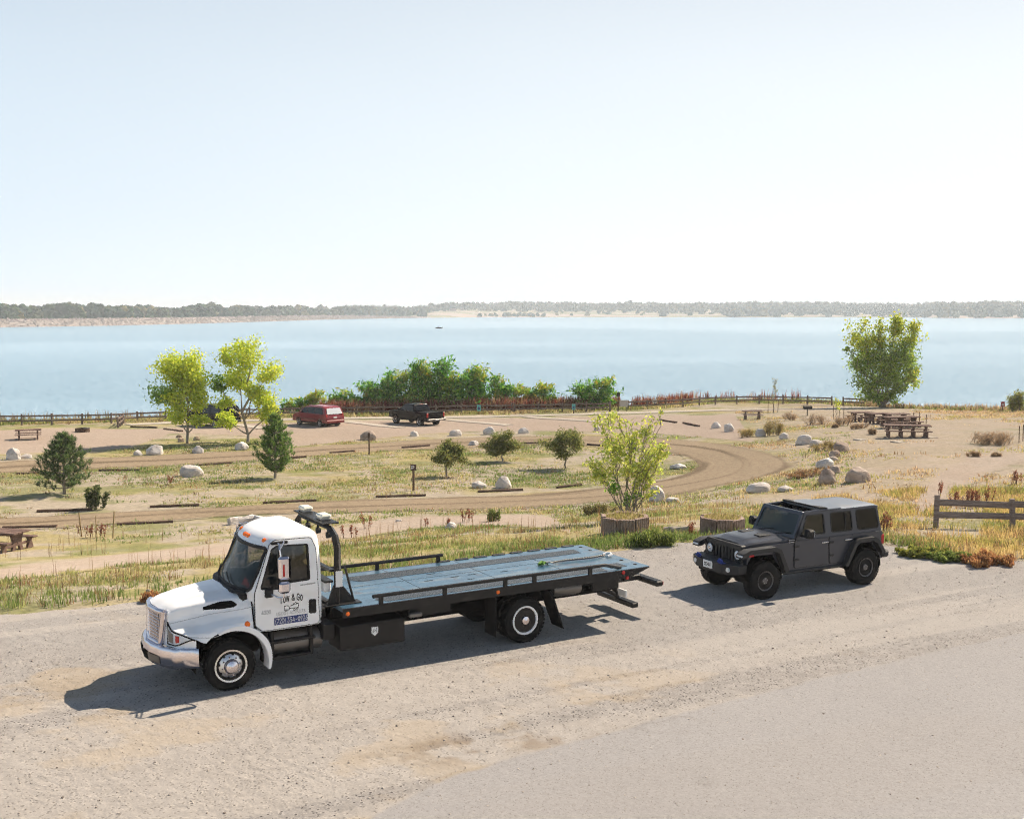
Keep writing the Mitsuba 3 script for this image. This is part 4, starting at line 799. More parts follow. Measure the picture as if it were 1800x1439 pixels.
# bumpers
bk = J('front_bumper', [hull([(x, y, z) for x, y, z in ((.42, -.82, .62), (.42, .82, .62), (.78, -.55, .58), (.78, .55, .58), (.66, -.84, .62), (.66, .84, .62), (.42, -.84, .82), (.42, .84, .82), (.80, -.52, .80), (.80, .52, .80), (.66, -.84, .80), (.66, .84, .80))]), bb(.45, .82, -.42, .42, .56, .84, .04)], 'mat_flare_plastic')
J('number_plate', bb(.822, .830, -.24, .10, .63, .80, .003), 'mat_white_print', bk)
m = meshkit.text_mesh('CSD·B47', .075, .003, True); v = m.vertices; J('plate_lettering', trimesh.Trimesh(np.c_[v[:, 2] + .830, -.20 + v[:, 0] * .26 / np.ptp(v[:, 0]), .675 + v[:, 1]], m.faces, process=False), 'mat_black_print', bk)
for y in (-.40, .40): J('tow_hook', tube([(.70, y, .80), (.84, y, .84), (.90, y, .88), (.86, y, .92), (.78, y, .86)], .028, 6), 'mat_blue_hook', bk)
for y in (-.60, .60): J('fog_lamp', lathe([(.055, .0), (.055, .03), (.001, .035)], 16, 'x', (.755, y, .70)), 'mat_clear_lens', bk)
J('rear_bumper', bb(-3.93, -3.70, -.86, .86, .58, .76, .05), 'mat_flare_plastic')
J('underbody', [bb(-3.7, .4, -.55, .55, .42, .60, .03), bb(-.3, .1, -.5, .5, .38, .5, .03)], 'mat_dark_void')
# windscreen frame
def wsx(z): return np.interp(z, [1.25, 1.87], [-1.02, -1.33])
fr_ = rpoly([(-.74, 1.25), (.74, 1.25), (.69, 1.865), (-.69, 1.865)], .03); gl = rpoly([(-.665, 1.335), (.665, 1.335), (.62, 1.79), (-.62, 1.79)], .05)
def on_ws(poly, th, off, size=.3):
    m = fine(prism_x(poly, 0, th), size); v = m.vertices; return trimesh.Trimesh(np.c_[wsx(v[:, 2]) + v[:, 0] + off, v[:, 1:]], m.faces, process=False)
wk = J('windscreen_frame', on_ws(fr_.difference(gl), .05, -.03), 'mat_jeep_paint', smooth=25); J('windscreen', on_ws(gl, .003, -.005), 'mat_glass', wk, smooth=False)
for y in (.1, -.5): J('wiper', tube([(wsx(1.30) + .04, y, 1.30), (wsx(1.36) + .025, y + .30, 1.36), (wsx(1.37) + .02, y + .48, 1.38)], .010, 5), 'mat_black_plastic', wk)
J('cowl', bb(-1.06, -.84, -.74, .74, 1.20, 1.275, .02), 'mat_flare_plastic')
# roof: ribbed hard top at the rear, open front with the folded panel edge
rp = [(y, 1.862 + .010 * (k % 2) - .030 * abs(y / .70) ** 4) for k, y in enumerate(np.linspace(-.70, .70, 29))]
ro = J('roof', prism_x([*rp, (.70, 1.80), (-.70, 1.80)], -3.64, -2.02), 'mat_soft_top', smooth=12)
J('folded_panel', [hull([(-2.06, y, z) for y in (-.69, .69) for z in (1.87, 1.91)] + [(-1.86, y, z) for y in (-.66, .66) for z in (1.89, 1.925)])], 'mat_black_plastic', ro)
J('folded_top', prism_x([(y, 1.925 - .045 * abs(y / .66) ** 3) for y in np.linspace(-.68, .68, 21)] + [(.68, 1.85), (-.68, 1.85)], -2.50, -1.90), 'mat_soft_top', ro, smooth=30)
for s in (1, -1): J('roof_rail', tube([(-1.34, s * .66, 1.835), (-1.7, s * .665, 1.85), (-2.06, s * .67, 1.855)], .030, 6), 'mat_jeep_paint', ro)
J('roll_bar', [tube([(-2.1, -.60, 1.2), (-2.1, -.58, 1.72), (-2.1, .58, 1.72), (-2.1, .60, 1.2)], .045, 8), tube([(-2.1, .58, 1.72), (-1.4, .56, 1.74)], .035, 8), tube([(-2.1, -.58, 1.72), (-1.4, -.56, 1.74)], .035, 8)], 'mat_black_plastic')
J('tailgate', bb(-3.76, -3.70, -.72, .72, 1.2, 1.30, .01), 'mat_jeep_paint'); J('tailgate_glass', hull([(-3.715, y, 1.28) for y in (-.68, .68)] + [(-3.64, y, 1.82) for y in (-.64, .64)] + [(-3.70, y, 1.28) for y in (-.68, .68)] + [(-3.625, y, 1.82) for y in (-.64, .64)]), 'mat_tinted_glass')
J('dashboard', bb(-1.30, -1.06, -.69, .69, 1.02, 1.24, .05), 'mat_black_plastic')
for y in (-.36, .36):
    J('seat', [bb(-2.0, -1.5, y - .24, y + .24, .8, 1.0, .05), bb(-2.12, -1.96, y - .23, y + .23, .95, 1.55, .06), bb(-2.1, -2.0, y - .13, y + .13, 1.55, 1.74, .04)], 'mat_seat_cloth')
th = np.linspace(0, 2 * np.pi, 25); J('steering_wheel', tube(np.stack([-1.46 - .07 * np.cos(th), .36 + .19 * np.sin(th), 1.26 + .17 * np.cos(th)], 1), .015, 6), 'mat_black_plastic')
J('rear_mirror', bb(-1.36, -1.33, -.12, .12, 1.70, 1.76, .01), 'mat_clear_lens')
# ------------------------------------------------------------------ the three vehicles in the lakeside car park
mat('red_paint', pr((.20, .010, .016), .22, specular=.5, clearcoat=.7)); mat('van_trim', pr((.10, .012, .014), .4)); mat('jet_paint', pr((.004, .0045, .008), .25, specular=.12))
def side_loft(prof, hw, tumble, z_belt, n=9):
    """a car body: the side outline (x, z) carried across, narrowing above the belt and rounded at its edges"""
    p = np.asarray(sg.Polygon(prof).exterior.segmentize(.10).coords)[:-1]; c = np.array([(p[:, 0].min() + p[:, 0].max()) / 2, z_belt])
    S = []
    for k, f in ((-1.0, .90), (-.985, .955), (-.93, .985), (-.7, 1.0), (0, 1.004), (.7, 1.0), (.93, .985), (.985, .955), (1.0, .90)):
        q = c + (p - c) * [1 - (1 - f) * .30, f]; q[:, 1] = np.maximum(q[:, 1], p[:, 1].min())
        y = k * (hw - tumble * np.clip(q[:, 1] - z_belt, 0, 2)); S.append(np.stack([q[:, 0], y, q[:, 1]], 1))
    return loft(S)
def pane(poly, hw, tumble, z_belt, s, off=.012, th=.01):
    m = prism(poly, 0, th); v = m.vertices; y = hw - tumble * np.clip(v[:, 2] - z_belt, 0, 2) + v[:, 1] + off
    m = trimesh.Trimesh(np.c_[v[:, 0], y, v[:, 2]], m.faces, process=False)
    if s < 0: m.vertices[:, 1] *= -1; m.invert()
    return m
def cross(pts_xz, w0, w1, off):
    """a pane across the car from (x, z) to (x, z)"""
    (x0, z0), (x1, z1) = pts_xz; n = np.array([-(z1 - z0), 0, x1 - x0]); n /= np.linalg.norm(n); n *= np.sign(n[2]) if abs(n[2]) > .2 else np.sign(n[0])
    q = [np.array([x, s * w, z]) for x, z, w in ((x0, z0, w0), (x1, z1, w1)) for s in (1, -1)]
    return hull([p + n * o for p in q for o in (off, off - .02)])
def minivan():
    t = thing('minivan', 'dark red minivan parked facing the lakeside fence, left of the black pickup', 'minivan'); a, b = G(527.5, 745), G(575, 751)
    c = a * .5 + b * .5; f = Fr((c[0] + .35, c[1] + .45, min(gz(c[0], c[1]), c[2])), math.radians(135)); hw, tb, zb = .96, .22, 1.05; L = lambda n, m, mt, par=None, **k: part(par or t, n, m, mt, f, **k)
    L('body', sub(side_loft([(2.45, .35), (2.48, .62), (2.36, .86), (1.55, 1.10), (.75, 1.62), (.30, 1.72), (-1.7, 1.73), (-2.10, 1.62), (-2.32, 1.05), (-2.40, .80), (-2.40, .35)], hw, tb, zb), *[prism(sg.Point(x, .34).buffer(.37), -1.5, 1.5) for x in (1.52, -1.50)]), 'mat_red_paint', smooth=40)
    for s in (1, -1):
        for q, nm in (([(1.30, 1.10), (.72, 1.52), (.28, 1.60), (.26, 1.10)], 'front_window'), ([(.20, 1.10), (.22, 1.60), (-.78, 1.62), (-.80, 1.10)], 'side_window'), ([(-.86, 1.10), (-.84, 1.62), (-1.78, 1.60), (-2.02, 1.10)], 'rear_side_window')):
            L(nm, pane(rpoly(q, .03), hw, tb, zb, s), 'mat_tinted_glass')
        L('mirror', bb(1.0, 1.16, s * 1.0 - .02, s * 1.0 + .16, 1.08, 1.24, .04), 'mat_red_paint'); L('tail_lamp', bb(-2.37, -2.22, s * .82 - .07, s * .82 + .09, .82, 1.12, .02), 'mat_red_lens'); L('roof_rail', tube([(.2, s * .66, 1.76), (-1.6, s * .66, 1.77)], .022, 6), 'mat_van_trim')
        L('side_strip', pane([(2.2, .60), (2.2, .66), (-2.25, .66), (-2.25, .60)], hw, tb, zb, s, .0, .02), 'mat_van_trim'); L('sliding_door_gap', pane([(-.80, .45), (-.815, .45), (-.815, 1.08), (-.80, 1.08)], hw, tb, zb, s, .0, .006), 'mat_dark_void')
        for x in (1.52, -1.50): wheel_set(t, f, x, s * .84, .335, .21, 'car', s, .20)
    L('windscreen', cross(((1.52, 1.13), (.80, 1.60)), .80, .68, .02), 'mat_tinted_glass'); L('tailgate_window', cross(((-2.335, 1.10), (-2.13, 1.58)), .78, .66, .02), 'mat_clear_lens')
    L('rear_bumper', bb(-2.50, -2.30, -.93, .93, .38, .62, .06), 'mat_red_paint'); L('number_plate', bb(-2.45, -2.40, -.17, .17, .76, .90, .004), 'mat_white_print'); L('underbody', bb(-2.2, 2.2, -.7, .7, .2, .4, .03), 'mat_dark_void')
def pickup():
    t = thing('pickup_truck', 'black crew cab pickup truck parked by the fence right of the red minivan', 'pickup truck'); a, b = G(698, 744), G(747, 748)
    c = a * .5 + b * .5; f = Fr((c[0] + .4, c[1] + .5, gz(c[0], c[1])), math.radians(133)); hw, tb, zb = .97, .25, 1.15; L = lambda n, m, mt, par=None, **k: part(par or t, n, m, mt, f, **k)
    L('body', sub(side_loft([(2.60, .50), (2.62, .95), (2.50, 1.12), (1.30, 1.20), (1.0, 1.22), (-2.72, 1.20), (-2.72, .50)], hw, tb, zb), bb(-2.62, -.98, -.78, .78, .72, 2, .02), *[prism(sg.Point(x, .42).buffer(.46), -1.5, 1.5) for x in (1.68, -1.66)]), 'mat_jet_paint', smooth=40)
    ck = L('cab', side_loft([(1.28, 1.16), (.55, 1.76), (.25, 1.81), (-.62, 1.80), (-.92, 1.18)], .90, .22, 1.2), 'mat_jet_paint', smooth=40)
    L('bed_cover', bb(-2.62, -1.0, -.78, .78, 1.13, 1.17, .01), 'mat_black_plastic')
    for s in (1, -1):
        for q, nm in (([(1.05, 1.24), (.55, 1.68), (.20, 1.72), (.18, 1.24)], 'front_window'), ([(.12, 1.24), (.14, 1.72), (-.55, 1.71), (-.72, 1.24)], 'rear_side_window')): L(nm, pane(rpoly(q, .03), .90, .22, 1.2, s), 'mat_tinted_glass', ck)
        L('mirror', bb(.95, 1.12, s * .96 - .02, s * .96 + .20, 1.22, 1.40, .04), 'mat_black_plastic'); L('tail_lamp', bb(-2.74, -2.64, s * .88 - .06, s * .88 + .09, .80, 1.16, .02), 'mat_red_lens'); L('running_board', bb(-.9, 1.1, s * .93 - .05, s * .93 + .06, .42, .47, .02), 'mat_black_plastic')
        for x in (1.68, -1.66): wheel_set(t, f, x, s * .85, .40, .26, 'car', s, .24)
    L('windscreen', cross(((1.24, 1.24), (.60, 1.74)), .80, .68, .02), 'mat_tinted_glass', ck); L('back_window', cross(((-.93, 1.26), (-.70, 1.70)), .76, .66, .02), 'mat_tinted_glass', ck)
    L('rear_bumper', bb(-2.90, -2.70, -.95, .95, .50, .66, .03), 'mat_steel'); L('number_plate', bb(-2.91, -2.89, -.17, .17, .52, .64, .002), 'mat_white_print'); L('tailgate_seam', bb(-2.735, -2.715, -.80, .80, .74, .75, .001), 'mat_dark_void'); L('underbody', bb(-2.4, 2.3, -.6, .6, .35, .55, .03), 'mat_dark_void')
    L('third_brake_lamp', bb(-.80, -.70, -.18, .18, 1.775, 1.805, .006), 'mat_red_lens', ck)
def dark_suv():
    t = thing('dark_estate_car', 'black tall car half hidden behind the two yellow green trees', 'car'); a, b = G(342, 747), G(404, 752)
    c = a * .5 + b * .5; f = Fr((c[0], c[1] + .6, gz(c[0], c[1])), math.radians(138)); hw, tb, zb = .98, .22, 1.2; L = lambda n, m, mt, par=None, **k: part(par or t, n, m, mt, f, **k)
    L('body', sub(side_loft([(2.55, .45), (2.58, .90), (2.42, 1.12), (1.35, 1.22), (.70, 1.80), (.30, 1.90), (-2.2, 1.90), (-2.48, 1.75), (-2.60, 1.15), (-2.60, .45)], hw, tb, zb), *[prism(sg.Point(x, .40).buffer(.44), -1.5, 1.5) for x in (1.6, -1.6)]), 'mat_jet_paint', smooth=40)
    for s in (1, -1):
        for q, nm in (([(1.12, 1.25), (.66, 1.70), (.2, 1.76), (.18, 1.25)], 'front_window'), ([(.1, 1.25), (.12, 1.76), (-.95, 1.76), (-.97, 1.25)], 'side_window'), ([(-1.05, 1.25), (-1.03, 1.76), (-2.1, 1.75), (-2.3, 1.25)], 'rear_side_window')): L(nm, pane(rpoly(q, .03), hw, tb, zb, s), 'mat_tinted_glass')
        for x in (1.6, -1.6): wheel_set(t, f, x, s * .86, .39, .25, 'car', s, .23)
        L('tail_lamp', bb(-2.60, -2.48, s * .86 - .06, s * .86 + .08, .9, 1.3, .02), 'mat_red_lens'); L('roof_rail', tube([(.2, s * .66, 1.94), (-2.0, s * .66, 1.94)], .025, 6), 'mat_steel')
    L('tailgate_window', cross(((-2.53, 1.25), (-2.44, 1.72)), .78, .66, .03), 'mat_tinted_glass'); L('rear_bumper', bb(-2.72, -2.5, -.95, .95, .46, .66, .05), 'mat_black_plastic'); L('number_plate', bb(-2.66, -2.60, -.17, .17, .8, .93, .004), 'mat_white_print'); L('underbody', bb(-2.3, 2.2, -.6, .6, .28, .5, .03), 'mat_dark_void')
minivan(); pickup(); dark_suv()
# little boat far out on the lake
p = at_depth(771, 577, 767); p[2] = WATER
bt = thing('motor_boat', 'tiny dark motor boat far out on the lake', 'boat'); bf = Fr(p, math.radians(185))
part(bt, 'hull', loft([[(2.2, -.1, .75), (2.2, .1, .75), (2.1, .05, .3), (2.1, -.05, .3)], [(1.2, -.8, .7), (1.2, .8, .7), (1.2, .5, -.1), (1.2, -.5, -.1)], [(-2.2, -.95, .65), (-2.2, .95, .65), (-2.2, .75, -.15), (-2.2, -.75, -.15)]]), 'mat_black_plastic', bf)
part(bt, 'deckhouse', hull([(.7, y, .7) for y in (-.6, .6)] + [(-.6, y, .7) for y in (-.6, .6)] + [(.2, y, 1.5) for y in (-.45, .45)] + [(-.5, y, 1.5) for y in (-.45, .45)]), 'mat_clear_lens', bf); part(bt, 'outboard_motor', bb(-2.6, -2.25, -.2, .2, .1, 1.0, .05), 'mat_black_plastic', bf)
# ------------------------------------------------------------------ park furniture
def span(a, b, w, h, jit=.0, rng=None, n=2):
    """a beam from a to b (centres of its ends), w wide across, h high, slightly crooked"""
    a, b = np.asarray(a, float), np.asarray(b, float); d = b - a; L = np.linalg.norm(d); d /= L; s = np.cross(d, [0, 0, 1.0]); s /= np.linalg.norm(s); u = np.cross(s, d)
    S = []
    for t in np.linspace(0, 1, n):
        c = a + (b - a) * t; j = (rng.normal(size=(8, 2)) * jit if rng is not None else np.zeros((8, 2))); k = .22
        q = [(-.5, -.5 + k), (-.5 + k, -.5), (.5 - k, -.5), (.5, -.5 + k), (.5, .5 - k), (.5 - k, .5), (-.5 + k, .5), (-.5, .5 - k)]
        S.append([c + s * (x * w + j[i, 0]) + u * (z * h + j[i, 1]) for i, (x, z) in enumerate(q)])
    return loft(S)
def fence(name, label, pts, spacing, hgt, m='mat_fence_wood', tilt=.02, seed=0, group=None, rail=(.05, .14)):
    t = thing(name, label, 'fence', group); rng = np.random.default_rng(seed); p = np.array(pts, float)
    s = np.r_[0, np.cumsum(np.linalg.norm(np.diff(p, axis=0), axis=1))]; n = max(1, int(round(s[-1] / spacing)))
    q = np.stack([np.interp(np.linspace(0, s[-1], n + 1), s, p[:, k]) for k in (0, 1)], 1); q = np.c_[q, ground(q[:, 0], q[:, 1])]
    lean = rng.normal(0, tilt, (n + 1, 2)); top = lambda i, h: q[i] + np.array([lean[i, 0] * h, lean[i, 1] * h, h])
    for i in range(n + 1): part(t, 'post', span(q[i] - [0, 0, .25], top(i, hgt + rng.uniform(-.03, .05)), .15, .15, .008, rng, 3), m, None, smooth=False)
    for i in range(n):
        d = (q[i + 1] - q[i]); d /= np.linalg.norm(d); o = np.cross(d, [0, 0, 1]) * .03
        for h in (.42, .80):
            a, b = top(i, h * hgt + rng.normal(0, .015)), top(i + 1, h * hgt + rng.normal(0, .015))
            part(t, 'rail', span(a - d * .06 + o, b + d * .06 + o, rail[0], rail[1], .006, rng, 4), m, None, smooth=False)
    return t
fpix = [(-70, 749), (0, 747.5), (84, 747), (186, 745), (236, 742), (320, 738), (420, 735), (510, 732), (660, 730), (800, 728), (900, 726)]
fence('lakeside_rail_fence', 'long dark brown split rail fence along the lake shore at the left and middle', [G(*q)[:2] for q in fpix], 2.46, .98, seed=1)
fence('lakeside_rail_fence', 'dark rail fence along the shore behind the teal signs and the single bush', [G(*q)[:2] for q in ((904, 726), (1000, 724.5), (1072, 723))], 2.46, .98, seed=2)
fence('lakeside_rail_fence', 'curving dark rail fence along the shore at the right behind the lone grill', [G(*q)[:2] for q in ((1103, 720), (1165, 717.5), (1227, 713), (1262, 711), (1341, 709.5), (1416, 711), (1462, 712.5))], 2.46, .98, seed=3)
fence('lakeside_rail_fence', 'short last piece of dark rail fence running to the big tree', [G(*q)[:2] for q in ((1482, 712.5), (1520, 714))], 2.46, .90, seed=4)
fence('short_pale_fence', 'short light brown piece of rail fence turned away from the long left fence', [G(*q)[:2] for q in ((208, 752), (217, 744))], 2.3, .95, 'mat_fence_wood', .05, 5)
a, b = G(1645, 927), G(1779, 931); a = np.array(a); b = np.array(b)
fence('roadside_rail_fence', 'weathered two rail wooden fence by the parked dark grey car at the right edge', [a[:2], b[:2], b[:2] + (b - a)[:2] * .95 + np.array([.1, -.35])], np.linalg.norm((b - a)[:2]) * .99, 1.0, 'mat_weathered_wood', .03, 6, None, (.06, .20))

# landscape timbers along the dirt loop
TIMBERS = [((27, 834), (70, 832), 'dark timber at the roadside left of the dark bushy pine'), ((174, 828), (245, 827), 'dark timber by the dirt road just right of the dark bushy pine'),
    ((327, 820), (408, 814.5), 'dark timber on the far roadside behind the big rounded boulder'), ((65, 900), (161, 897), 'long dark timber on the near road behind the wooden stakes'),
    ((264, 892), (350, 889), 'dark timber on the grass side of the near road left of the truck cab'), ((5, 929), (100, 926.5), 'dark timber behind the cut off picnic table at the left edge'),
    ((205, 923), (304, 918), 'half rotten timber on the near road right of the wooden stakes'), ((462, 885), (556, 881), 'dark timber across the road right above the truck roof'),
    ((661, 874.5), (748, 871.4), 'pale topped timber below the brown parking sign'), ((840, 865), (919, 862), 'timber lying below the pair of pale boulders'), ((979, 858), (1022, 853), 'timber at the left foot of the yellow green shrub'),
    ((580, 797), (623, 794), 'short timber left of the thin brown post'), ((707, 788), (755, 784), 'timber on the far road left of the first round tree'), ((916, 780), (953, 780), 'dark timber between the second and third round trees'),
    ((1033, 782.5), (1065, 785), 'dark timber right of the third round tree'), ((513, 806), (538, 804), 'short timber right of the slim green pine'), ((1161, 739), (1189, 743.6), 'dark timber at the edge of the car park, left one of two'),
    ((1201, 744), (1229, 750), 'dark timber at the edge of the car park, right one of two'), ((230, 751), (276, 752.5), 'dark timber by the left lakeside fence end'), ((289, 755), (320, 759), 'dark timber in front of the half hidden black car')]
rng = np.random.default_rng(21)
for a, b, lab in TIMBERS:
    A, B = G(*a), G(*b); t = thing('landscape_timber', lab, 'timber', 'timbers edging the dirt roads'); h = .13 if A[1] < 70 else .16
    scene[t] = mikit.ply(span(A + [0, 0, h * .35], B + [0, 0, h * .35], .18, h, .010, rng, 6), 'mat_dark_wood')
A, B = G(1167, 936), G(1214, 935.5); t = thing('pale_kerb_log', 'pale bleached log lying between the two ribbed planters', 'log'); scene[t] = mikit.ply(span(A + [0, 0, .08], B + [0, 0, .08], .16, .2, .012, rng, 6), 'mat_concrete')
for (x0, y0, x1, y1), lab in (((402, 922, 446, 917), 'pale concrete block in the grass behind the truck cab, left one'), ((447, 916, 470, 921), 'pale concrete block in the grass behind the truck cab, right one')):
    A, B = G(x0, y0), G(x1, y1); t = thing('concrete_block', lab, 'block'); scene[t] = mikit.ply(span(A + [0, 0, .12], B + [0, 0, .12], .3, .34, .02, rng, 4), 'mat_boulder')

# boulders
BOULDERS = [(21, 808, 28, 20, 'pale pointed boulder at the left edge by the far road'), (45, 806, 22, 8, 'flat pale boulder right beside the pointed one at the left edge'), (333, 838, 44, 21, 'big rounded tan boulder in the meadow right of the dark bushy pine'),
    (270, 800, 34, 19, 'grey white boulder left of the left yellow green tree'), (241, 801, 16, 10, 'small pale boulder left of the grey white one by the tree'), (347, 797, 22, 13, 'pale boulder right below the left yellow green tree'), (422, 791, 27, 15, 'tan boulder at the foot of the right yellow green tree'),
    (647, 774, 30, 18, 'blocky pale boulder behind the thin brown post'), (728, 767, 16, 9, 'small white boulder right of the blocky one by the car park'), (800, 766, 25, 11, 'long low tan boulder right of the car park grass strip'), (860, 764, 23, 13, 'pale domed boulder left behind the second round tree'),
    (921, 762, 20, 10, 'pale low boulder right behind the second round tree'), (832, 783, 21, 9, 'flat pale boulder left of the second round tree'), (841, 858, 27, 13, 'left one of two pale boulders in the meadow right of the parking sign'), (886, 858, 30, 20, 'taller right one of two pale boulders in the meadow'),
    (1155, 882, 32, 28, 'speckled grey boulder right behind the yellow green shrub'), (1184, 883, 26, 9, 'flat pale boulder right of the speckled grey one'), (1336, 866, 44, 18, 'wide white boulder directly behind the windscreen of the dark grey car'), (1381, 864, 30, 10, 'low white boulder right of the wide white one'),
    (1457, 851, 36, 26, 'tall grey egg shaped boulder left of the brown blocky one'), (1511, 848, 48, 28, 'big brown blocky boulder, rightmost of the boulder row'), (1260, 753, 19, 11, 'dark grey boulder at the car park corner, left one'), (1282, 759, 18, 16, 'round pale grey boulder at the car park corner, right one'),
    (1338, 767, 21, 14, 'pale boulder under the straw coloured bush'), (1380, 772, 19, 12, 'pale round boulder right of the straw coloured bush'), (1414, 781, 29, 18, 'big white slanting boulder at the bend of the road'), (1437, 784, 27, 12, 'grey boulder touching the white slanting one'),
    (1481, 795, 33, 19, 'wide brown grey boulder at the top of the boulder row'), (1469, 804, 22, 13, 'brown grey boulder second from the top of the row'), (1466, 811, 20, 10, 'small brown boulder in the middle of the row'), (1453, 822, 35, 17, 'wide pale boulder low in the row'), (1468, 832, 22, 14, 'brown grey boulder behind the tall egg shaped one'),
    (314, 769, 12, 5, 'small brown stone left of the left yellow green tree, upper one'), (317, 777, 13, 8, 'small brown stone left of the left yellow green tree, lower one'), (345, 774, 13, 8, 'small brown stone right of the left yellow green tree'), (1050, 757, 11, 8, 'dark grey stone at the end of the car park grass strip'),
    (1194, 824, 30, 9, 'flat pale rock in the grass tip of the road bend'), (792, 932, 24, 13, 'white slanting rock in the weeds behind the truck deck'), (700, 917, 12, 5, 'small white stone under the red dock stalks'), (260, 1040, 8, 5, 'small white stone in the left verge grass'), (1030, 895, 9, 4, 'tiny pale stone left of the near planter')]
sph = trimesh.creation.icosphere(3); rng = np.random.default_rng(8)
for x, y, w, h, lab in BOULDERS:
    p = G(x, y); k = mpp(p); W, Hh = w * k, h * k * 1.12; D = W * rng.uniform(.6, .85); V = sph.vertices.copy()
    n = meshkit.fbm(V * 1.1 + x, 3, int(x)) - .5; V *= (1 + .50 * n[:, None])
    for _ in range(11):                                             # flat broken facets
        d = rng.normal(size=3); d[2] = abs(d[2]) * .8; d /= np.linalg.norm(d); c = rng.uniform(.70, .92); q = V @ d; V -= np.where(q > c, (q - c) * .75, 0)[:, None] * d
    V += (meshkit.fbm(V * 4 + y, 3, 7)[:, None] - .5) * .07; V *= [W / 2, D / 2, Hh * .62]; V[:, 2] = np.maximum(V[:, 2], -.3 * Hh)
    V = V @ np.array([[1, 0, 0], [0, 1, 0], [rng.uniform(-.12, .12), 0, 1]]); a = rng.uniform(-.4, .4); R = np.array([[math.cos(a), math.sin(a), 0], [-math.sin(a), math.cos(a), 0], [0, 0, 1]]); V = V @ R
    t = thing('boulder', lab, 'boulder', 'boulders lining the roads and paths'); brown = 'brown' in lab
    scene[t] = mikit.ply(trimesh.Trimesh(V + p + [0, D * .35, Hh * .28], sph.faces, process=False), 'mat_boulder_brown' if brown else 'mat_boulder', smooth=True)

# picnic tables: slab top and benches on flaring board legs
mat('table_wood', pr(wood_col((.10, .060, .048), (.21, .14, .115)), .8, specular=.2))
def picnic(px, py, yaw, L, lab, nleg=2, pale=False):
    p = G(px, py); f = Fr((p[0], p[1], p[2] - .01), math.radians(yaw)); t = thing('picnic_table', lab, 'picnic table', 'brown picnic tables on the lakeside'); m = 'mat_table_wood'
    for k in range(4): y = -.36 + k * .24; part(t, 'top_board', bb(-L / 2, L / 2, y - .115, y + .115, .70, .765, .012), m, f)
    for s in (1, -1): part(t, 'bench', bb(-L / 2, L / 2, s * .74 - .15, s * .74 + .15, .41, .465, .015), m, f)
    leg = sg.Polygon([(-.34, .70), (-.30, .58), (-.24, .42), (-.26, .2), (-.34, .0), (-.16, .0), (-.10, .22), (0, .36), (.10, .22), (.16, 0), (.34, 0), (.26, .2), (.24, .42), (.30, .58), (.34, .70)])
    bl = [sg.Polygon([(s * .88, .41), (s * .60, .41), (s * .66, .25), (s * .56, 0), (s * .92, 0), (s * .82, .25)]) for s in (1, -1)]; tie = sg.box(-.7, .22, .7, .30)
    for x in np.linspace(-L / 2 + .28, L / 2 - .28, nleg):
        part(t, 'leg', prism_x(so.unary_union([leg, tie]), x - .05, x + .05), m, f, smooth=False)
        for b in bl: part(t, 'bench_leg', prism_x(b, x - .045, x + .045), m, f, smooth=False)
picnic(50, 772, 22, 1.85, 'small brown picnic table near the lakeside fence at the far left'); picnic(-3, 966, -14, 2.2, 'big brown picnic table cut off by the left picture edge')
picnic(1322, 737, -6, 1.7, 'dark brown picnic table standing alone left of the grill'); picnic(1512, 741, 16, 1.7, 'picnic table at the far left end of the table cluster'); picnic(1544, 744, 18, 1.7, 'picnic table second from the left in the cluster')
picnic(1575, 745, 10, 1.7, 'light topped picnic table at the back of the cluster'); picnic(1583, 751, 12, 2.5, 'long low picnic table behind the biggest one', 3); picnic(1594, 768, -13, 2.75, 'biggest long picnic table in front of the cluster', 4)
# grill, fire ring
p = G(1419, 731); f = Fr(p); t = thing('park_grill', 'black charcoal grill on a single post by the lakeside path', 'grill')
part(t, 'post', lathe([(.045, 0), (.045, .62)], 10, 'z'), 'mat_black_paint', f); part(t, 'fire_box', sub(bb(-.36, .36, -.26, .26, .62, .88, .02), bb(-.33, .33, -.3, .22, .66, 1.0)), 'mat_black_paint', f); part(t, 'grate', [bb(-.34, .34, y - .008, y + .008, .83, .845, .002) for y in np.linspace(-.24, .2, 9)], 'mat_steel', f, kind='stuff'); part(t, 'handle', tube([(-.36, -.1, .86), (-.52, -.14, .87), (-.52, .1, .87), (-.36, .1, .86)], .014, 6), 'mat_black_paint', f)
p = G(145, 759); f = Fr(p); t = thing('fire_ring', 'low dark steel fire ring in the sand by the left fence', 'fire ring')
part(t, 'ring', lathe([(.56, 0), (.56, .30), (.53, .30), (.53, 0)], 28, 'z', cap=False), 'mat_dark_wood', f); part(t, 'ash', lathe([(.52, .10), (.001, .12)], 20, 'z', cap=False), 'mat_black_plastic', f); part(t, 'grate', [bb(.1, .56, y - .012, y + .012, .30, .32, .003) for y in np.linspace(-.3, .3, 7)], 'mat_steel', f, kind='stuff')
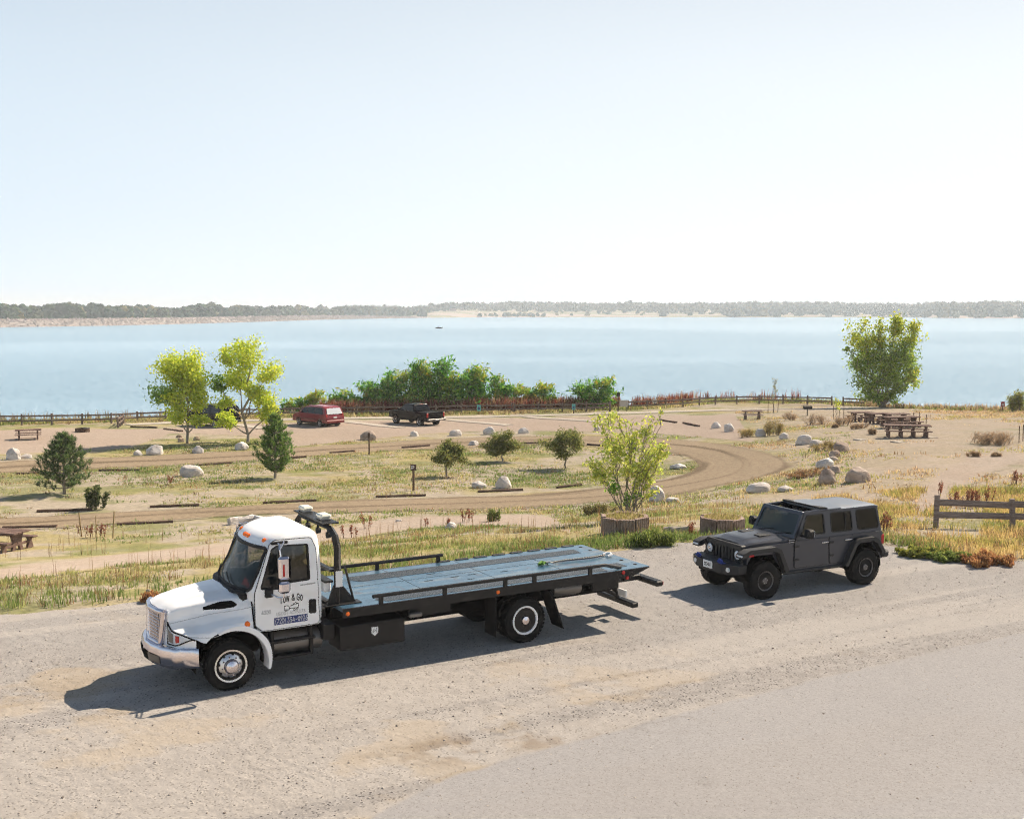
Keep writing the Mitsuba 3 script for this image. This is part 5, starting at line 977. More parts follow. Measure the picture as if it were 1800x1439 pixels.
# signs and posts
mat('sign_brown', pr((.065, .035, .022), .6)); mat('sign_teal', pr((.10, .38, .36), .6)); mat('sign_red', pr((.22, .025, .03), .6)); mat('bin_blue', pr((.012, .03, .12), .45)); mat('post_brown', pr(wood_col((.085, .05, .03), (.17, .11, .07)), .8))
p = G(727, 862); k = mpp(p); f = Fr((p[0], p[1], p[2]), math.radians(-90)); t = thing('parking_sign', 'brown square sign with a white letter P on a wooden post', 'sign'); hP = 46 * k
part(t, 'post', bb(-.06, .06, -.06, .06, -.1, hP - .02, .01), 'mat_post_brown', f); part(t, 'board', bb(.062, .085, -.15, .15, hP - .30, hP + .02, .006), 'mat_sign_brown', f)
m = meshkit.text_mesh('P', .20, .004, True); v = m.vertices; part(t, 'letter', trimesh.Trimesh(np.c_[.0855 + v[:, 2], v[:, 0] - v[:, 0].mean(), hP - .24 + v[:, 1]], m.faces, process=False), 'mat_white_print', f)
p = G(649, 799); k = mpp(p); t = thing('marker_post', 'thin brown wooden post in front of the blocky pale boulder', 'post'); f = Fr(p); part(t, 'post', bb(-.05, .05, -.05, .05, -.1, 38 * k, .008), 'mat_post_brown', f); part(t, 'board', bb(-.075, .075, -.085, -.052, 29 * k, 39 * k, .005), 'mat_sign_brown', f)
p = G(1110, 795); k = mpp(p); t = thing('waste_bin', 'dark blue box bin on a post behind the yellow green shrub', 'bin'); f = Fr(p); part(t, 'body', bb(-.24, .24, -.2, .2, .12 * k / k, .80, .04), 'mat_bin_blue', f); part(t, 'lid', bb(-.26, .26, -.22, .22, .80, .92, .04), 'mat_bin_blue', f); part(t, 'post', bb(-.06, .06, .02, .14, 0, .4, .01), 'mat_post_brown', f)
for (x, y, w, h, mt, lab) in ((842, 728, 7, 11, 'mat_sign_teal', 'pale teal notice on the lakeside fence right of the black pickup'), (1008, 727, 6, 10, 'mat_sign_teal', 'pale teal notice on the lakeside fence left of the single bush'), (1150, 717, 7, 7, 'mat_white_print', 'small white notice on the fence right of the yellow shrub top'), (1760, 723, 7, 9, 'mat_sign_red', 'small dark red sign by the water near the right edge')):
    p = G(x, y); k = mpp(p); f = Fr((p[0], p[1] - .25, p[2])); t = thing('notice_sign', lab, 'sign'); zt = .95
    part(t, 'post', bb(-.05, .05, -.02, .06, -.1, zt - .05, .008), 'mat_post_brown', f); part(t, 'board', bb(-w * k / 2, w * k / 2, -.05, -.022, zt - h * k, zt, .005), mt, f)
    part(t, 'printed_panel', bb(-w * k * .25, w * k * .25, -.053, -.0505, zt - h * k * .80, zt - h * k * .35, .001), 'mat_blue_print' if 'teal' in lab else 'mat_grey_print', f)
p = G(1086, 722); f = Fr((p[0], p[1] - .3, p[2])); t = thing('notice_board', 'grey notice board with a dark box above it behind the yellow shrub', 'notice board'); k = mpp(p)
part(t, 'post', bb(-.06, .06, -.05, .05, -.1, 1.75, .01), 'mat_post_brown', f); part(t, 'box', bb(-.16, .16, -.14, .06, 1.45, 1.82, .02), 'mat_black_plastic', f); part(t, 'board', bb(.12, .95, -.08, -.04, .45, 1.10, .01), 'mat_warm_grey', f); part(t, 'leg', bb(.82, .90, -.04, .04, -.1, .6, .01), 'mat_post_brown', f)
# stakes
mat('stake', pr((.30, .21, .10), .8))
STAKES = [((144, 943), (140, 900)), ((171, 947), (169, 906)), ((198, 946), (202, 898)), ((1350, 727), (1350, 704)), ((1359, 725), (1359, 704)), ((1367, 725), (1368, 704)), ((1465, 737), (1465, 712)), ((1483, 735), (1483, 712)), ((1475, 736), (1475, 715)), ((1605, 747), (1605, 725)), ((1616, 745), (1616, 724)), ((1628, 745), (1628, 728)), ((1791, 778), (1791, 748)), ((1798, 775), (1798, 746))]
LS = ['left stake by the red weeds near the left picnic table', 'thin middle stake by the red weeds near the left picnic table', 'right stake by the red weeds near the left picnic table', 'left stake beside the tall thin sapling', 'middle stake beside the tall thin sapling', 'right stake beside the tall thin sapling', 'left stake of the small sapling right of the grill', 'right stake of the small sapling right of the grill', 'middle stake of the small sapling right of the grill', 'left stake behind the biggest picnic table', 'middle stake behind the biggest picnic table', 'right stake behind the biggest picnic table', 'left stake at the right picture edge', 'right stake at the right picture edge']
for i, ((x, y), (x1, y1)) in enumerate(STAKES):
    p = G(x, y); k = mpp(p); t = thing('wooden_stake', LS[i], 'stake', 'thin stakes around young trees'); scene[t] = mikit.ply(tube([p - [0, 0, .1], p + [(x1 - x) * k, 0, (y - y1) * k]], .016 if i == 1 else .026, 6), 'mat_stake' if i < 3 else 'mat_post_brown')
# planters of ribbed concrete blocks
mat('planter', bumped(pr(stone_c((.33, .235, .19), (.44, .335, .28), (.20, .14, .115)), .9, specular=.15), rough_h(11.0, 33.0), .008, .02))
def planter(px, py, w, h, lab, seed, yaw=0.0):
    p = G(px, py); k = mpp(p); W, Hh = w * k, h * k * 1.02; R = W / 2; c = p + [0, R * .86, 0]; zb = min(gz(p[0], p[1]), gz(c[0], c[1])) - .1; t = thing('block_planter', lab, 'planter', 'ribbed concrete block planters'); rng = np.random.default_rng(seed)
    n = 8
    for i in range(n):
        a0, a1 = (i + .03) * 2 * np.pi / n + yaw, (i + .97) * 2 * np.pi / n + yaw; pts = [np.array([math.cos(a), math.sin(a)]) for a in (a0, a1)]; out = []
        for u in np.linspace(0, 1, 19): out.append((pts[0] * (1 - u) + pts[1] * u) * R * (1 + (.0 if int(u * 18.01) % 3 else -.05)))
        inn = [(pts[0] * (1 - u) + pts[1] * u) * R * .80 for u in (1, 0)]
        m = slab(sg.Polygon(np.array(out + inn)), 0, 1); m.vertices *= [1, 1, Hh + .1 + rng.uniform(-.02, .02)]; m.apply_translation([c[0], c[1], zb]); part(t, 'block', m, 'mat_planter', None, smooth=False)
    part(t, 'soil', lathe([(R * .84, Hh * .98), (.001, Hh * 1.06)], 20, 'z', (c[0], c[1], zb), cap=False), 'mat_path', None)
    n = 420; a, q = rng.uniform(0, 6.283, n), R * .8 * rng.random(n) ** .5; o = np.stack([c[0] + q * np.cos(a), c[1] + q * np.sin(a), np.full(n, zb + Hh)], 1); mb = MB()
    v, f, col = rhombi(o + [0, 0, .09], .11, rng, .09, np.tile([0, 0, 1.0], (n, 1)), np.array([(.52, .42, .22), (.42, .34, .14), (.34, .33, .10)])[rng.integers(3, size=n)]); mb.add(v, f, col); leafpart(t, 'grass', mb, kind='stuff')
    return c, Hh + zb
PL1 = planter(1102, 940, 90, 30, 'near planter of ribbed concrete blocks under the yellow green shrub', 1, .35)
planter(1276, 938, 82, 26, 'planter of ribbed concrete blocks half hidden behind the dark grey car', 2, .35)
# ------------------------------------------------------------------ trees and bushes
def pick(pal, n, rng, var=.18):
    pal = np.asarray(pal, float); return pal[rng.integers(len(pal), size=n)] * rng.uniform(1 - var, 1 + var, (n, 1))
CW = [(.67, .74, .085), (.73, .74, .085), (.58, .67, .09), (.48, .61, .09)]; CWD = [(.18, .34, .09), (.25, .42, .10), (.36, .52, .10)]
BIG = [(.29, .42, .07), (.38, .48, .07), (.20, .31, .06)]; BIGT = [(.52, .58, .07), (.56, .54, .07), (.38, .50, .07)]
SUM = [(.10, .30, .045), (.17, .42, .055), (.06, .19, .04), (.32, .52, .065)]; SHB = [(.64, .68, .17), (.56, .63, .15), (.44, .54, .13), (.70, .68, .16)]; SUMY = [(.44, .52, .07), (.30, .46, .07), (.50, .42, .06)]
PINE = [(.085, .15, .06), (.13, .20, .07), (.23, .29, .11), (.06, .105, .045)]; PINE2 = [(.12, .23, .06), (.18, .31, .075), (.30, .40, .10), (.075, .14, .045)]
OLIVE = [(.075, .09, .035), (.10, .11, .04), (.06, .07, .03), (.13, .11, .045)]
def bezier(a, b, up, n=6, rng=None):
    a, b = np.asarray(a, float), np.asarray(b, float); c = a * .45 + b * .55 + np.array([0, 0, up]); t = np.linspace(0, 1, n)[:, None]
    p = (1 - t) ** 2 * a + 2 * t * (1 - t) * c + t ** 2 * b
    if rng is not None: p[1:-1] += rng.normal(0, .03 * np.linalg.norm(b - a), p[1:-1].shape)
    return p
def tree(name, label, cat, base, lobes, trunk_r, top, leaf, dens, seed, group=None, stems=1, clump=.32, asp=.6, depth=.8, back=0.0, fork=.25):
    """base pixel; lobes: (cx, cy, rx, ry, palette) seen from the camera, given a depth of their own; leaves gather in clumps at the ends of twigs"""
    rng = np.random.default_rng(seed); b = G(*base); b = b + [0, back, 0]; b[2] = gz(b[0], b[1]); k = mpp(b); t = thing(name, label, cat, group); wood, mb = [], MB()
    yb = base[1] if back == 0 else 719.5 - FOCAL * ((b - CAM) @ UP) / ((b - CAM) @ FWD)
    xb = 900 + FOCAL * b[0] / ((b - CAM) @ FWD); tz = (yb - top) * k
    trunk = bezier(b - [0, 0, .15], b + [rng.normal(0, .1), rng.normal(0, .1), tz * .8], 0, 9, rng)
    if stems == 1: wood.append(tube(trunk, np.linspace(trunk_r, trunk_r * .25, 9), 7))
    for (cx, cy, rx, ry, pal) in lobes:
        c = b + [(cx - xb) * k, rng.uniform(-.5, .5) * depth * rx * k, (yb - cy) * k]; r = np.array([rx * k, rx * k * depth, ry * k])
        h = (c[2] - b[2])
        if stems == 1: i = int(np.clip((h * .62 / (tz * .8 + .01)) * 8, 1, 8)); root = trunk[i]; r0 = trunk_r * (.55 - .04 * i)
        else: root = b + [rng.normal(0, .12), rng.normal(0, .12), -.1]; r0 = trunk_r
        lim = bezier(root, c, (-.05 if stems == 1 else .10) * h, 7, rng); wood.append(tube(lim, np.linspace(r0, r0 * .28, 7), 6))
        m = max(5, int(9 * (rx * ry * k * k) ** .5 * 1.3)); d = rng.normal(size=(m, 3)); d /= np.linalg.norm(d, axis=1, keepdims=True); q = c + d * r * (rng.uniform(.25, 1.0, (m, 1)) ** .6)
        for j in range(m):
            s = lim[rng.integers(3, 7)]; wood.append(tube(bezier(s, q[j], .05, 4, rng), np.linspace(r0 * .26, .010, 4), 4))
            n = max(6, int(dens * rx * ry * k * k / m * rng.uniform(.5, 1.5))); along = rng.uniform(.45, 1.08, (n, 1)); sg_ = clump * min(r[0], r[2]) * rng.uniform(.7, 1.3)
            P_ = s + (q[j] - s) * along + rng.normal(0, sg_, (n, 3)) * [1, 1, .75]
            v, f, col = rhombi(P_, leaf, rng, asp, None, pick(pal, n, rng) * rng.uniform(.85, 1.15)); mb.add(v, f, col)
    part(t, 'trunk', wood, 'mat_bark', None, smooth=60); leafpart(t, 'crown', mb); return t
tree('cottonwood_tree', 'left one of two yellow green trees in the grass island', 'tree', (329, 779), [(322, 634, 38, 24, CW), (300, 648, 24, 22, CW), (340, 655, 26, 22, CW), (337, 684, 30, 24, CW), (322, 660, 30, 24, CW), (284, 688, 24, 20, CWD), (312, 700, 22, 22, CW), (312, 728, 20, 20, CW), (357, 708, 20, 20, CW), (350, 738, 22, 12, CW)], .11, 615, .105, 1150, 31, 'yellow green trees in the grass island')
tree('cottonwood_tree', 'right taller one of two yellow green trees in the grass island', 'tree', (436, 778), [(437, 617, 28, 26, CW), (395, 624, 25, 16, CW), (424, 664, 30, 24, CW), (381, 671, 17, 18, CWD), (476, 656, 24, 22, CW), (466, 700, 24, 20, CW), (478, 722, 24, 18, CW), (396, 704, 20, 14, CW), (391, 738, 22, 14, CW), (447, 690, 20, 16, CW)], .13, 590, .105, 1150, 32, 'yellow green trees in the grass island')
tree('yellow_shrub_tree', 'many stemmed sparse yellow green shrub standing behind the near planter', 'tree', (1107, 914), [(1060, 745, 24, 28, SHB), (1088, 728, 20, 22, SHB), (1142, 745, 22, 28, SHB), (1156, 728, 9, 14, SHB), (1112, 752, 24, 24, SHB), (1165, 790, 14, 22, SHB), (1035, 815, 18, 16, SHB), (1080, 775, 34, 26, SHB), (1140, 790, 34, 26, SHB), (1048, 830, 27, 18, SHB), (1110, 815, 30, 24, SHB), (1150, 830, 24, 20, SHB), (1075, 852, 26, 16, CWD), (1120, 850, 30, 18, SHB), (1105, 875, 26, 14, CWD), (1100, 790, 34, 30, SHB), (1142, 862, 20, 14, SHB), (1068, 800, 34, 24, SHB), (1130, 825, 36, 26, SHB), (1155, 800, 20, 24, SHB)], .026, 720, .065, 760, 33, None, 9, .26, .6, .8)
tree('lakeside_tree', 'big dense green tree with yellow tips standing alone at the water', 'tree', (1548, 717), [(1512, 585, 26, 30, BIGT), (1540, 592, 18, 34, BIGT), (1575, 580, 20, 32, BIGT), (1602, 590, 17, 26, BIGT), (1520, 630, 34, 26, BIG), (1570, 625, 34, 28, BIG), (1602, 640, 16, 22, BIG), (1530, 665, 34, 24, BIG), (1575, 668, 32, 24, BIG), (1532, 694, 28, 16, BIG), (1570, 696, 26, 14, BIG), (1607, 660, 15, 22, BIGT), (1488, 615, 10, 6, BIG), (1550, 640, 30, 30, BIG)], .09, 552, .14, 520, 34, None, 7, .24)
OLIVE = [(.23, .28, .085), (.30, .32, .095), (.17, .20, .07), (.32, .29, .10)]
R3 = [((787, 838), [(773, 798, 27, 20, OLIVE), (801, 798, 25, 18, OLIVE), (785, 784, 24, 15, OLIVE), (787, 803, 28, 16, OLIVE)], 'leftmost of three small round trees in the meadow'), ((884, 811), [(870, 781, 24, 19, OLIVE), (899, 782, 22, 18, OLIVE), (884, 768, 24, 15, OLIVE), (884, 788, 26, 14, OLIVE)], 'middle one of three small round trees in the meadow'), ((994, 823), [(972, 779, 26, 18, OLIVE), (1014, 777, 26, 18, OLIVE), (992, 768, 30, 15, OLIVE), (992, 792, 26, 16, OLIVE)], 'rightmost and widest of three small round trees in the meadow')]
for i, (b, l, lab) in enumerate(R3): tree('round_tree', lab, 'tree', b, l, .07, 775, .06, 3000, 40 + i, 'small round trees in the meadow', 1, .27)
SU = [(520, 703, 20, SUM), (556, 690, 24, SUMY), (602, 687, 26, SUM), (641, 675, 27, SUM), (684, 655, 30, SUM), (728, 640, 32, SUM), (768, 634, 29, SUM), (803, 657, 24, SUM), (841, 645, 28, SUM), (876, 663, 27, SUM), (915, 678, 25, SUMY), (951, 675, 28, SUM), (1045, 664, 36, SUM)]
LSU = ['low green shrub tree behind the fence left of the red minivan', 'yellowish shrub tree just above the red minivan', 'green shrub tree above the right end of the minivan', 'green shrub tree between the minivan and the pickup', 'tall green shrub tree left above the black pickup', 'tallest green shrub tree right above the black pickup', 'yellow tipped tall shrub tree right of the tallest one', 'lower shrub tree in the gap of the row right of the pickup', 'tall shrub tree forming the second hump of the row', 'shrub tree right of the second hump of the row', 'low yellowish shrub tree near the right end of the row', 'last green shrub tree at the right end of the row', 'single green shrub tree standing apart behind the teal notice']
for i, (cx, top, hw, pal) in enumerate(SU):
    H_ = 722 - top; yfp = np.interp(cx, [500, 660, 800, 900, 1050], [732, 731, 729, 726, 724]); L = []; rg = np.random.default_rng(i)
    for lev, u in enumerate((.22, .48, .72, .90)):
        for q in range(3 if lev < 3 else 2): L.append((cx + rg.uniform(-.85, .85) * hw * (1.3 - .6 * u), 722 - u * H_ + rg.uniform(-3, 3), hw * (.95 - .12 * lev), max(8, H_ * .20), (SUMY if rg.random() < .10 + .2 * (lev == 3) else pal)))
    tree('sumac_tree', LSU[i], 'tree', (cx, yfp), L, .045, top + 8, .24, 210, 60 + i, 'green shrub trees behind the lakeside fence', 5, .30, .30, .8, 3.5)
def pine(name, label, base, top, hw, seed, pal, shape):
    rng = np.random.default_rng(seed); b = G(*base); k = mpp(b); H_ = (base[1] - top) * k; t = thing(name, label, 'tree'); wood = [tube([b - [0, 0, .1], b + [.03, 0, H_ * .5], b + [0, 0, H_ * .96]], [.085, .06, .015], 7)]; mb = MB()
    for z in np.linspace(.10, .97, 15):
        R = hw * k * np.interp(z, *shape); n = 7 if z < .8 else 5
        for a in rng.uniform(0, 6.28) + np.arange(n) * 6.28 / n + rng.normal(0, .25, n):
            L = R * rng.uniform(.65, 1.12); p0 = b + [0, 0, H_ * z * .93]; p1 = p0 + [L * math.cos(a), L * math.sin(a), L * rng.uniform(.15, .55)]; br = bezier(p0, p1, -.12 * L, 5); wood.append(tube(br, np.linspace(.022, .007, 5), 4))
            m = 6 if L > .3 else 4
            for u in np.linspace(.35, 1.0, m):
                c = p0 + (p1 - p0) * u + rng.normal(0, .05 * L, 3); nn = 34; d = (p1 - p0) / L * .5 + [0, 0, .9]; dd = np.repeat((d / np.linalg.norm(d))[None], nn, 0) + rng.normal(0, .45, (nn, 3))
                P_ = c + dd * rng.uniform(0, .16, (nn, 1)); v, f, col = rhombi(P_, .085, rng, .16, dd, pick(pal, nn, rng) * rng.uniform(.8, 1.2)); mb.add(v, f, col)
    part(t, 'trunk', wood, 'mat_bark', None, smooth=60); leafpart(t, 'crown', mb)
pine('bushy_pine', 'dark bushy pine with upswept branches in the left meadow', (113, 868), 757, 47, 51, PINE, ([0, .12, .35, .6, .8, 1], [.75, .95, 1.0, .78, .45, .1]))
pine('slim_pine', 'slimmer bright green pine with a bare lower trunk right of the yellow green trees', (484, 840), 723, 38, 52, PINE2, ([0, .12, .25, .45, .7, 1], [.12, .45, .95, .85, .50, .1]))
def sapling(label, base, top, pal, seed, spread):
    tree('young_tree', label, 'tree', base, [(base[0] + np.random.default_rng(seed + i).uniform(-1, 1) * spread * .5, base[1] - (base[1] - top) * u, spread * (1.1 - .5 * u), (base[1] - top) * .11, pal) for i, u in enumerate((.55, .70, .84, .95))], .03, top, .075, 46, seed, None, 1, .35)
sapling('tall thin pale sapling rising above the shore fence', (1360, 727), 665, [(.28, .32, .22), (.34, .36, .26)], 71, 7)
sapling('small yellowish sapling between two stakes right of the grill', (1471, 738), 700, CW, 72, 8)
def bush(name, label, px, py, w, h, pal, n, leaf, seed, asp=.5, stalk=None, group=None, up=False):
    rng = np.random.default_rng(seed); b = G(px, py); k = mpp(b); W, H_ = w * k / 2, h * k; t = thing(name, label, 'bush', group); mb, wood = MB(), []
    m = max(9, int((26 if w > 60 else 14) * W)); P0 = np.c_[rng.uniform(-.75, .75, m) * W, rng.uniform(0, 1.0, m) * W * .7, np.zeros(m)]
    for j in range(m):
        x = P0[j, 0] / W; hh = H_ * (1 - .55 * x * x) * rng.uniform(.7, 1.08); o = b + P0[j]; o[2] = gz(o[0], o[1]); tip = o + [rng.normal(0, .22) * W, rng.normal(0, .15) * W, hh]
        for q in range(4): e = o + (tip - o) * 1.0 + rng.normal(0, .16 * min(W, H_), 3) * [1, 1, .4]; wood.append(tube(bezier(o, e, .1 * hh, 4), [.012, .009, .007, .004], 4))
        nn = int(n / m); P_ = o + (tip - o) * rng.uniform(.12, 1.0, (nn, 1)) ** .8 + rng.normal(0, .20 * min(W * .8, H_), (nn, 3)) * [1, 1, .7]; P_[:, 2] = np.maximum(P_[:, 2], o[2] + .02)
        v, f, col = rhombi(P_, leaf, rng, asp, np.tile([0, 0, 1.4], (nn, 1)) + rng.normal(0, .4, (nn, 3)) if up else None, pick(pal, nn, rng) * rng.uniform(.8, 1.2)); mb.add(v, f, col)
    part(t, 'stems', wood, stalk or 'mat_bark', None, smooth=60, kind='stuff'); leafpart(t, 'leaves', mb)
GRN = [(.20, .26, .07), (.30, .34, .09), (.14, .19, .055)]; TAN = [(.36, .25, .15), (.30, .20, .12), (.42, .31, .20)]; STR = [(.40, .31, .12), (.34, .24, .10), (.30, .26, .10)]; RED = [(.46, .23, .10), (.52, .31, .13), (.36, .17, .09)]; DOCK = [(.30, .11, .07), (.24, .09, .06), (.38, .17, .10)]; YG = [(.26, .28, .06), (.34, .32, .07), (.18, .22, .06)]
bush('green_bush', 'dark green bush on the near roadside below the bushy pine', 165, 897, 36, 42, [(.10, .13, .05), (.07, .10, .04), (.16, .18, .06)], 1500, .07, 81)
bush('green_bush', 'round green bush at the right foot of the near planter', 1146, 962, 76, 26, GRN, 3200, .05, 82, .3, None, None, True); bush('green_bush', 'small green bush in the weeds right of the white slanting rock', 869, 917, 26, 24, GRN, 900, .05, 83)
bush('green_bush', 'leafy green and yellow vine patch at the lot edge behind the dark grey car', 1628, 983, 118, 13, YG, 3600, .05, 84); bush('green_bush', 'green weedy patch at the lot edge left of the orange red bush', 1685, 989, 96, 13, GRN, 2600, .05, 85)
bush('red_bush', 'wide orange red bush at the lot edge under the right fence', 1742, 997, 104, 18, RED, 5200, .05, 86, .3, None, None, True); bush('red_bush', 'small orange red bush on the lot edge beside the truck bonnet', 262, 1059, 44, 15, RED, 1300, .05, 87, .3, None, None, True)
for i, (x, y, w, h, lab) in enumerate(((1391, 739, 26, 13, 'round tan tumbleweed left of the grill post'), (1434, 747, 46, 19, 'big round tan tumbleweed right below the grill'), (1488, 748, 38, 20, 'tan tumbleweed in front of the table cluster left end'), (1468, 752, 12, 7, 'little tan tumbleweed between the two big ones'), (1510, 754, 30, 9, 'flat tan tumbleweed below the table cluster'), (1534, 764, 18, 12, 'small tan tumbleweed left of the biggest table'), (1712, 803, 28, 9, 'small tan tumbleweed in the bare right field'), (1752, 803, 16, 7, 'tiny tan tumbleweed in the bare right field'))): bush('tumbleweed', lab, x, y, w, h, TAN, int(900 + w * 16), .045, 90 + i, .25, None, 'tan tumbleweeds in the right field', True)
bush('straw_bush', 'tall straw coloured bush behind the boulder at the road bend', 1358, 766, 38, 28, STR, 2000, .055, 101, .3, None, None, True); bush('straw_bush', 'straw coloured bush left of the boulder at the road bend', 1312, 769, 32, 15, STR, 1300, .05, 102, .3, None, None, True); bush('straw_bush', 'low reddish brown weeds along the outer road bend', 1430, 838, 96, 12, [(.30, .16, .08), (.36, .22, .10)], 1700, .05, 103, .3, None, None, True); bush('straw_bush', 'rusty straw weeds between the white slanting boulder and the row', 1456, 792, 60, 14, STR, 1500, .05, 104, .3, None, None, True)
bush('straw_bush', 'long low pinkish tan weeds at the right edge of the bare field', 1748, 783, 100, 20, TAN, 2600, .05, 105, .3, None, None, True); bush('shore_bush', 'thin olive bush with yellow leaves on the right shore', 1712, 718, 56, 26, [(.22, .22, .10), (.30, .30, .09), (.16, .16, .08)], 1000, .08, 106); bush('shore_bush', 'yellow green bush at the right picture edge on the shore', 1794, 724, 44, 36, YG, 1500, .10, 107); bush('shore_bush', 'small red bush on the shore beside the red sign', 1781, 722, 24, 17, DOCK, 700, .08, 108)
bush('shore_bush', 'brown bare bush at the foot of the lone lakeside tree', 1530, 713, 60, 12, [(.30, .24, .12), (.36, .30, .16)], 900, .08, 109, .3, None, None, True); bush('shore_bush', 'olive bush behind the fence left of the yellow green trees', 285, 732, 34, 26, [(.18, .20, .08), (.24, .24, .10)], 1100, .08, 110)
bush('dark_weed_clump', 'shaded weeds left behind the near planter', 1050, 905, 60, 18, [(.16, .15, .06), (.24, .20, .08)], 1400, .05, 111, .3, None, None, True)
def dock(label, px, py, w, h, n, seed):
    """dead dock stalks: brown red seed spikes"""
    rng = np.random.default_rng(seed); b = G(px, py); k = mpp(b); t = thing('dock_plant', label, 'plant', 'dead red brown dock plants'); st, mb = [], MB()
    for j in range(n):
        o = b + [rng.uniform(-.5, .5) * w * k, rng.uniform(0, .4), 0]; o[2] = gz(o[0], o[1]); tip = o + [rng.normal(0, .12) * h * k, rng.normal(0, .1) * h * k, h * k * rng.uniform(.65, 1.0)]; st.append(tube([o, (o + tip) / 2, tip], [.010, .009, .005], 4)); m = 34
        v, f, col = rhombi(o + (tip - o) * rng.uniform(.35, 1.0, (m, 1)) + rng.normal(0, .028, (m, 3)), .034, rng, .6, None, pick(DOCK, m, rng)); mb.add(v, f, col)
    part(t, 'stalks', st, 'mat_post_brown', None, kind='stuff'); leafpart(t, 'seed_heads', mb)
for i, (x, y, w, h, n, lab) in enumerate(((822, 918, 22, 26, 6, 'fan of red brown dock stalks behind the middle of the truck deck'), (786, 926, 6, 17, 3, 'single dock plant above the white slanting rock'), (749, 928, 6, 18, 2, 'thin dock plant left of the white slanting rock'), (298, 852, 9, 18, 5, 'red dock plant in front of the big rounded boulder'), (1216, 948, 12, 30, 4, 'dark red dock plant beside the half hidden planter'), (1722, 893, 46, 38, 16, 'big clump of red brown dock behind the right fence'), (1686, 890, 12, 26, 5, 'dock plant behind the left panel of the right fence'), (1655, 872, 10, 30, 4, 'tall dock plant above the left post of the right fence'), (165, 945, 60, 26, 12, 'reddish weeds between the three thin stakes'), (1790, 852, 20, 26, 6, 'dock stalks at the right picture edge above the fence'), (1562, 940, 30, 40, 8, 'tall thin brown weeds just behind the dark grey car'), (613, 946, 26, 28, 6, 'brown weeds behind the light rack of the truck'), (645, 930, 12, 30, 4, 'thin tall brown weeds right of the light rack'))): dock(lab, x, y, w, h, n, 120 + i)
# ------------------------------------------------------------------ grass and gravel: stuff
import shapely
def poly(a, b): return sg.Polygon(np.vstack([curve(on(a), 80), curve(on(b), 80)[::-1]])).buffer(0)
ROAD = poly(outer, inner); BARE = [ROAD.buffer(-.25), poly([(-60, 757), (100, 753), (250, 754), (400, 746), (520, 742), (700, 739), (850, 736), (1000, 733), (1150, 730), (1290, 727)], [(-60, 803), (120, 795), (235, 788), (300, 762), (430, 766), (500, 787), (640, 775), (900, 758), (1100, 760), (1330, 782)]).buffer(-.3),
    poly([(-60, 1000), (100, 984), (250, 966), (420, 949), (600, 921), (760, 903), (900, 901), (1010, 921)], [(-60, 1030), (100, 1012), (250, 993), (420, 976), (600, 950), (760, 928), (900, 926), (1000, 940)]).buffer(-.35), poly([(1590, 950), (1640, 905), (1700, 858), (1760, 825), (1860, 800)], [(1560, 960), (1590, 905), (1610, 860), (1640, 830), (1700, 800)]).buffer(-.3),
    sg.LineString([q for q in on([(225, 747), (350, 741), (500, 738), (640, 735), (830, 733), (1000, 729), (1100, 726), (1200, 723), (1300, 720.5), (1400, 718.5), (1500, 717), (1590, 717)])]).buffer(1.1)]
ISLE = sg.Polygon(on([(-60, 836), (150, 826), (300, 819), (450, 811), (600, 798), (700, 792), (900, 783), (1060, 787), (1165, 797), (1218, 816), (1160, 843), (1000, 862), (700, 875), (450, 887), (200, 900), (-60, 913)])).buffer(0)
BARE = so.unary_union(BARE)
def blades(x, y, n, h, spread, wdt, cols, rng, lean=.35):
    """tufts at (x, y): n blades each; returns vertices, faces, colours"""
    N = len(x); X = np.repeat(x, n) + rng.normal(0, 1, N * n) * np.repeat(spread, n); Y = np.repeat(y, n) + rng.normal(0, 1, N * n) * np.repeat(spread, n); Z = ground(X, Y) - .01
    Hh = np.repeat(h, n) * rng.uniform(.55, 1.15, N * n); a = rng.uniform(0, 6.283, N * n); l = np.abs(rng.normal(0, lean, N * n)) * Hh; w = wdt * rng.uniform(.7, 1.4, N * n); b = rng.uniform(0, 6.283, N * n)
    o = np.stack([X, Y, Z], 1); s = np.stack([np.cos(b) * w / 2, np.sin(b) * w / 2, w * 0], 1); d = np.stack([np.cos(a) * l, np.sin(a) * l, Hh], 1); m = o + d * [.40, .40, .60]
    v = np.stack([o - s, o + s, m + s * .7, m - s * .7, o + d], 1).reshape(-1, 3); k = np.arange(N * n)[:, None] * 5; f = np.concatenate([k + [0, 1, 2], k + [0, 2, 3], k + [3, 2, 4]])
    c = np.repeat(cols, n, 0) * rng.uniform(.75, 1.25, (N * n, 1)); return v, f, np.repeat(c, 5, 0)
def scatter(n, x0, x1, y0, y1, rng, ok):
    x, y = rng.uniform(x0, x1, n), rng.uniform(y0, y1, n); s = x / y; m = (np.abs(s) < .50) & ok(x, y); return x[m], y[m]
def tone(x, y, rng, green, pal=((.58, .48, .26), (.42, .42, .15), (.19, .26, .075))):
    """straw to green by patches"""
    n = meshkit.fbm(np.stack([x * .28, y * .45, x * 0], -1), 3, 9) + .5 * (meshkit.noise(np.stack([x * 1.7, y * 1.9, x * 0], -1), 3) - .5) + rng.normal(0, .13, len(x)) + green
    pal = np.asarray(pal); t = np.clip((n - .27) * 4.2, 0, 1.999); i = t.astype(int); c = pal[i] + (pal[i + 1] - pal[i]) * (t - i)[:, None]
    b = rng.random(len(x)); c[b < .10] = (.27, .18, .10); c[b > .96] = (.36, .20, .10); return c
rng = np.random.default_rng(200); mb = MB()
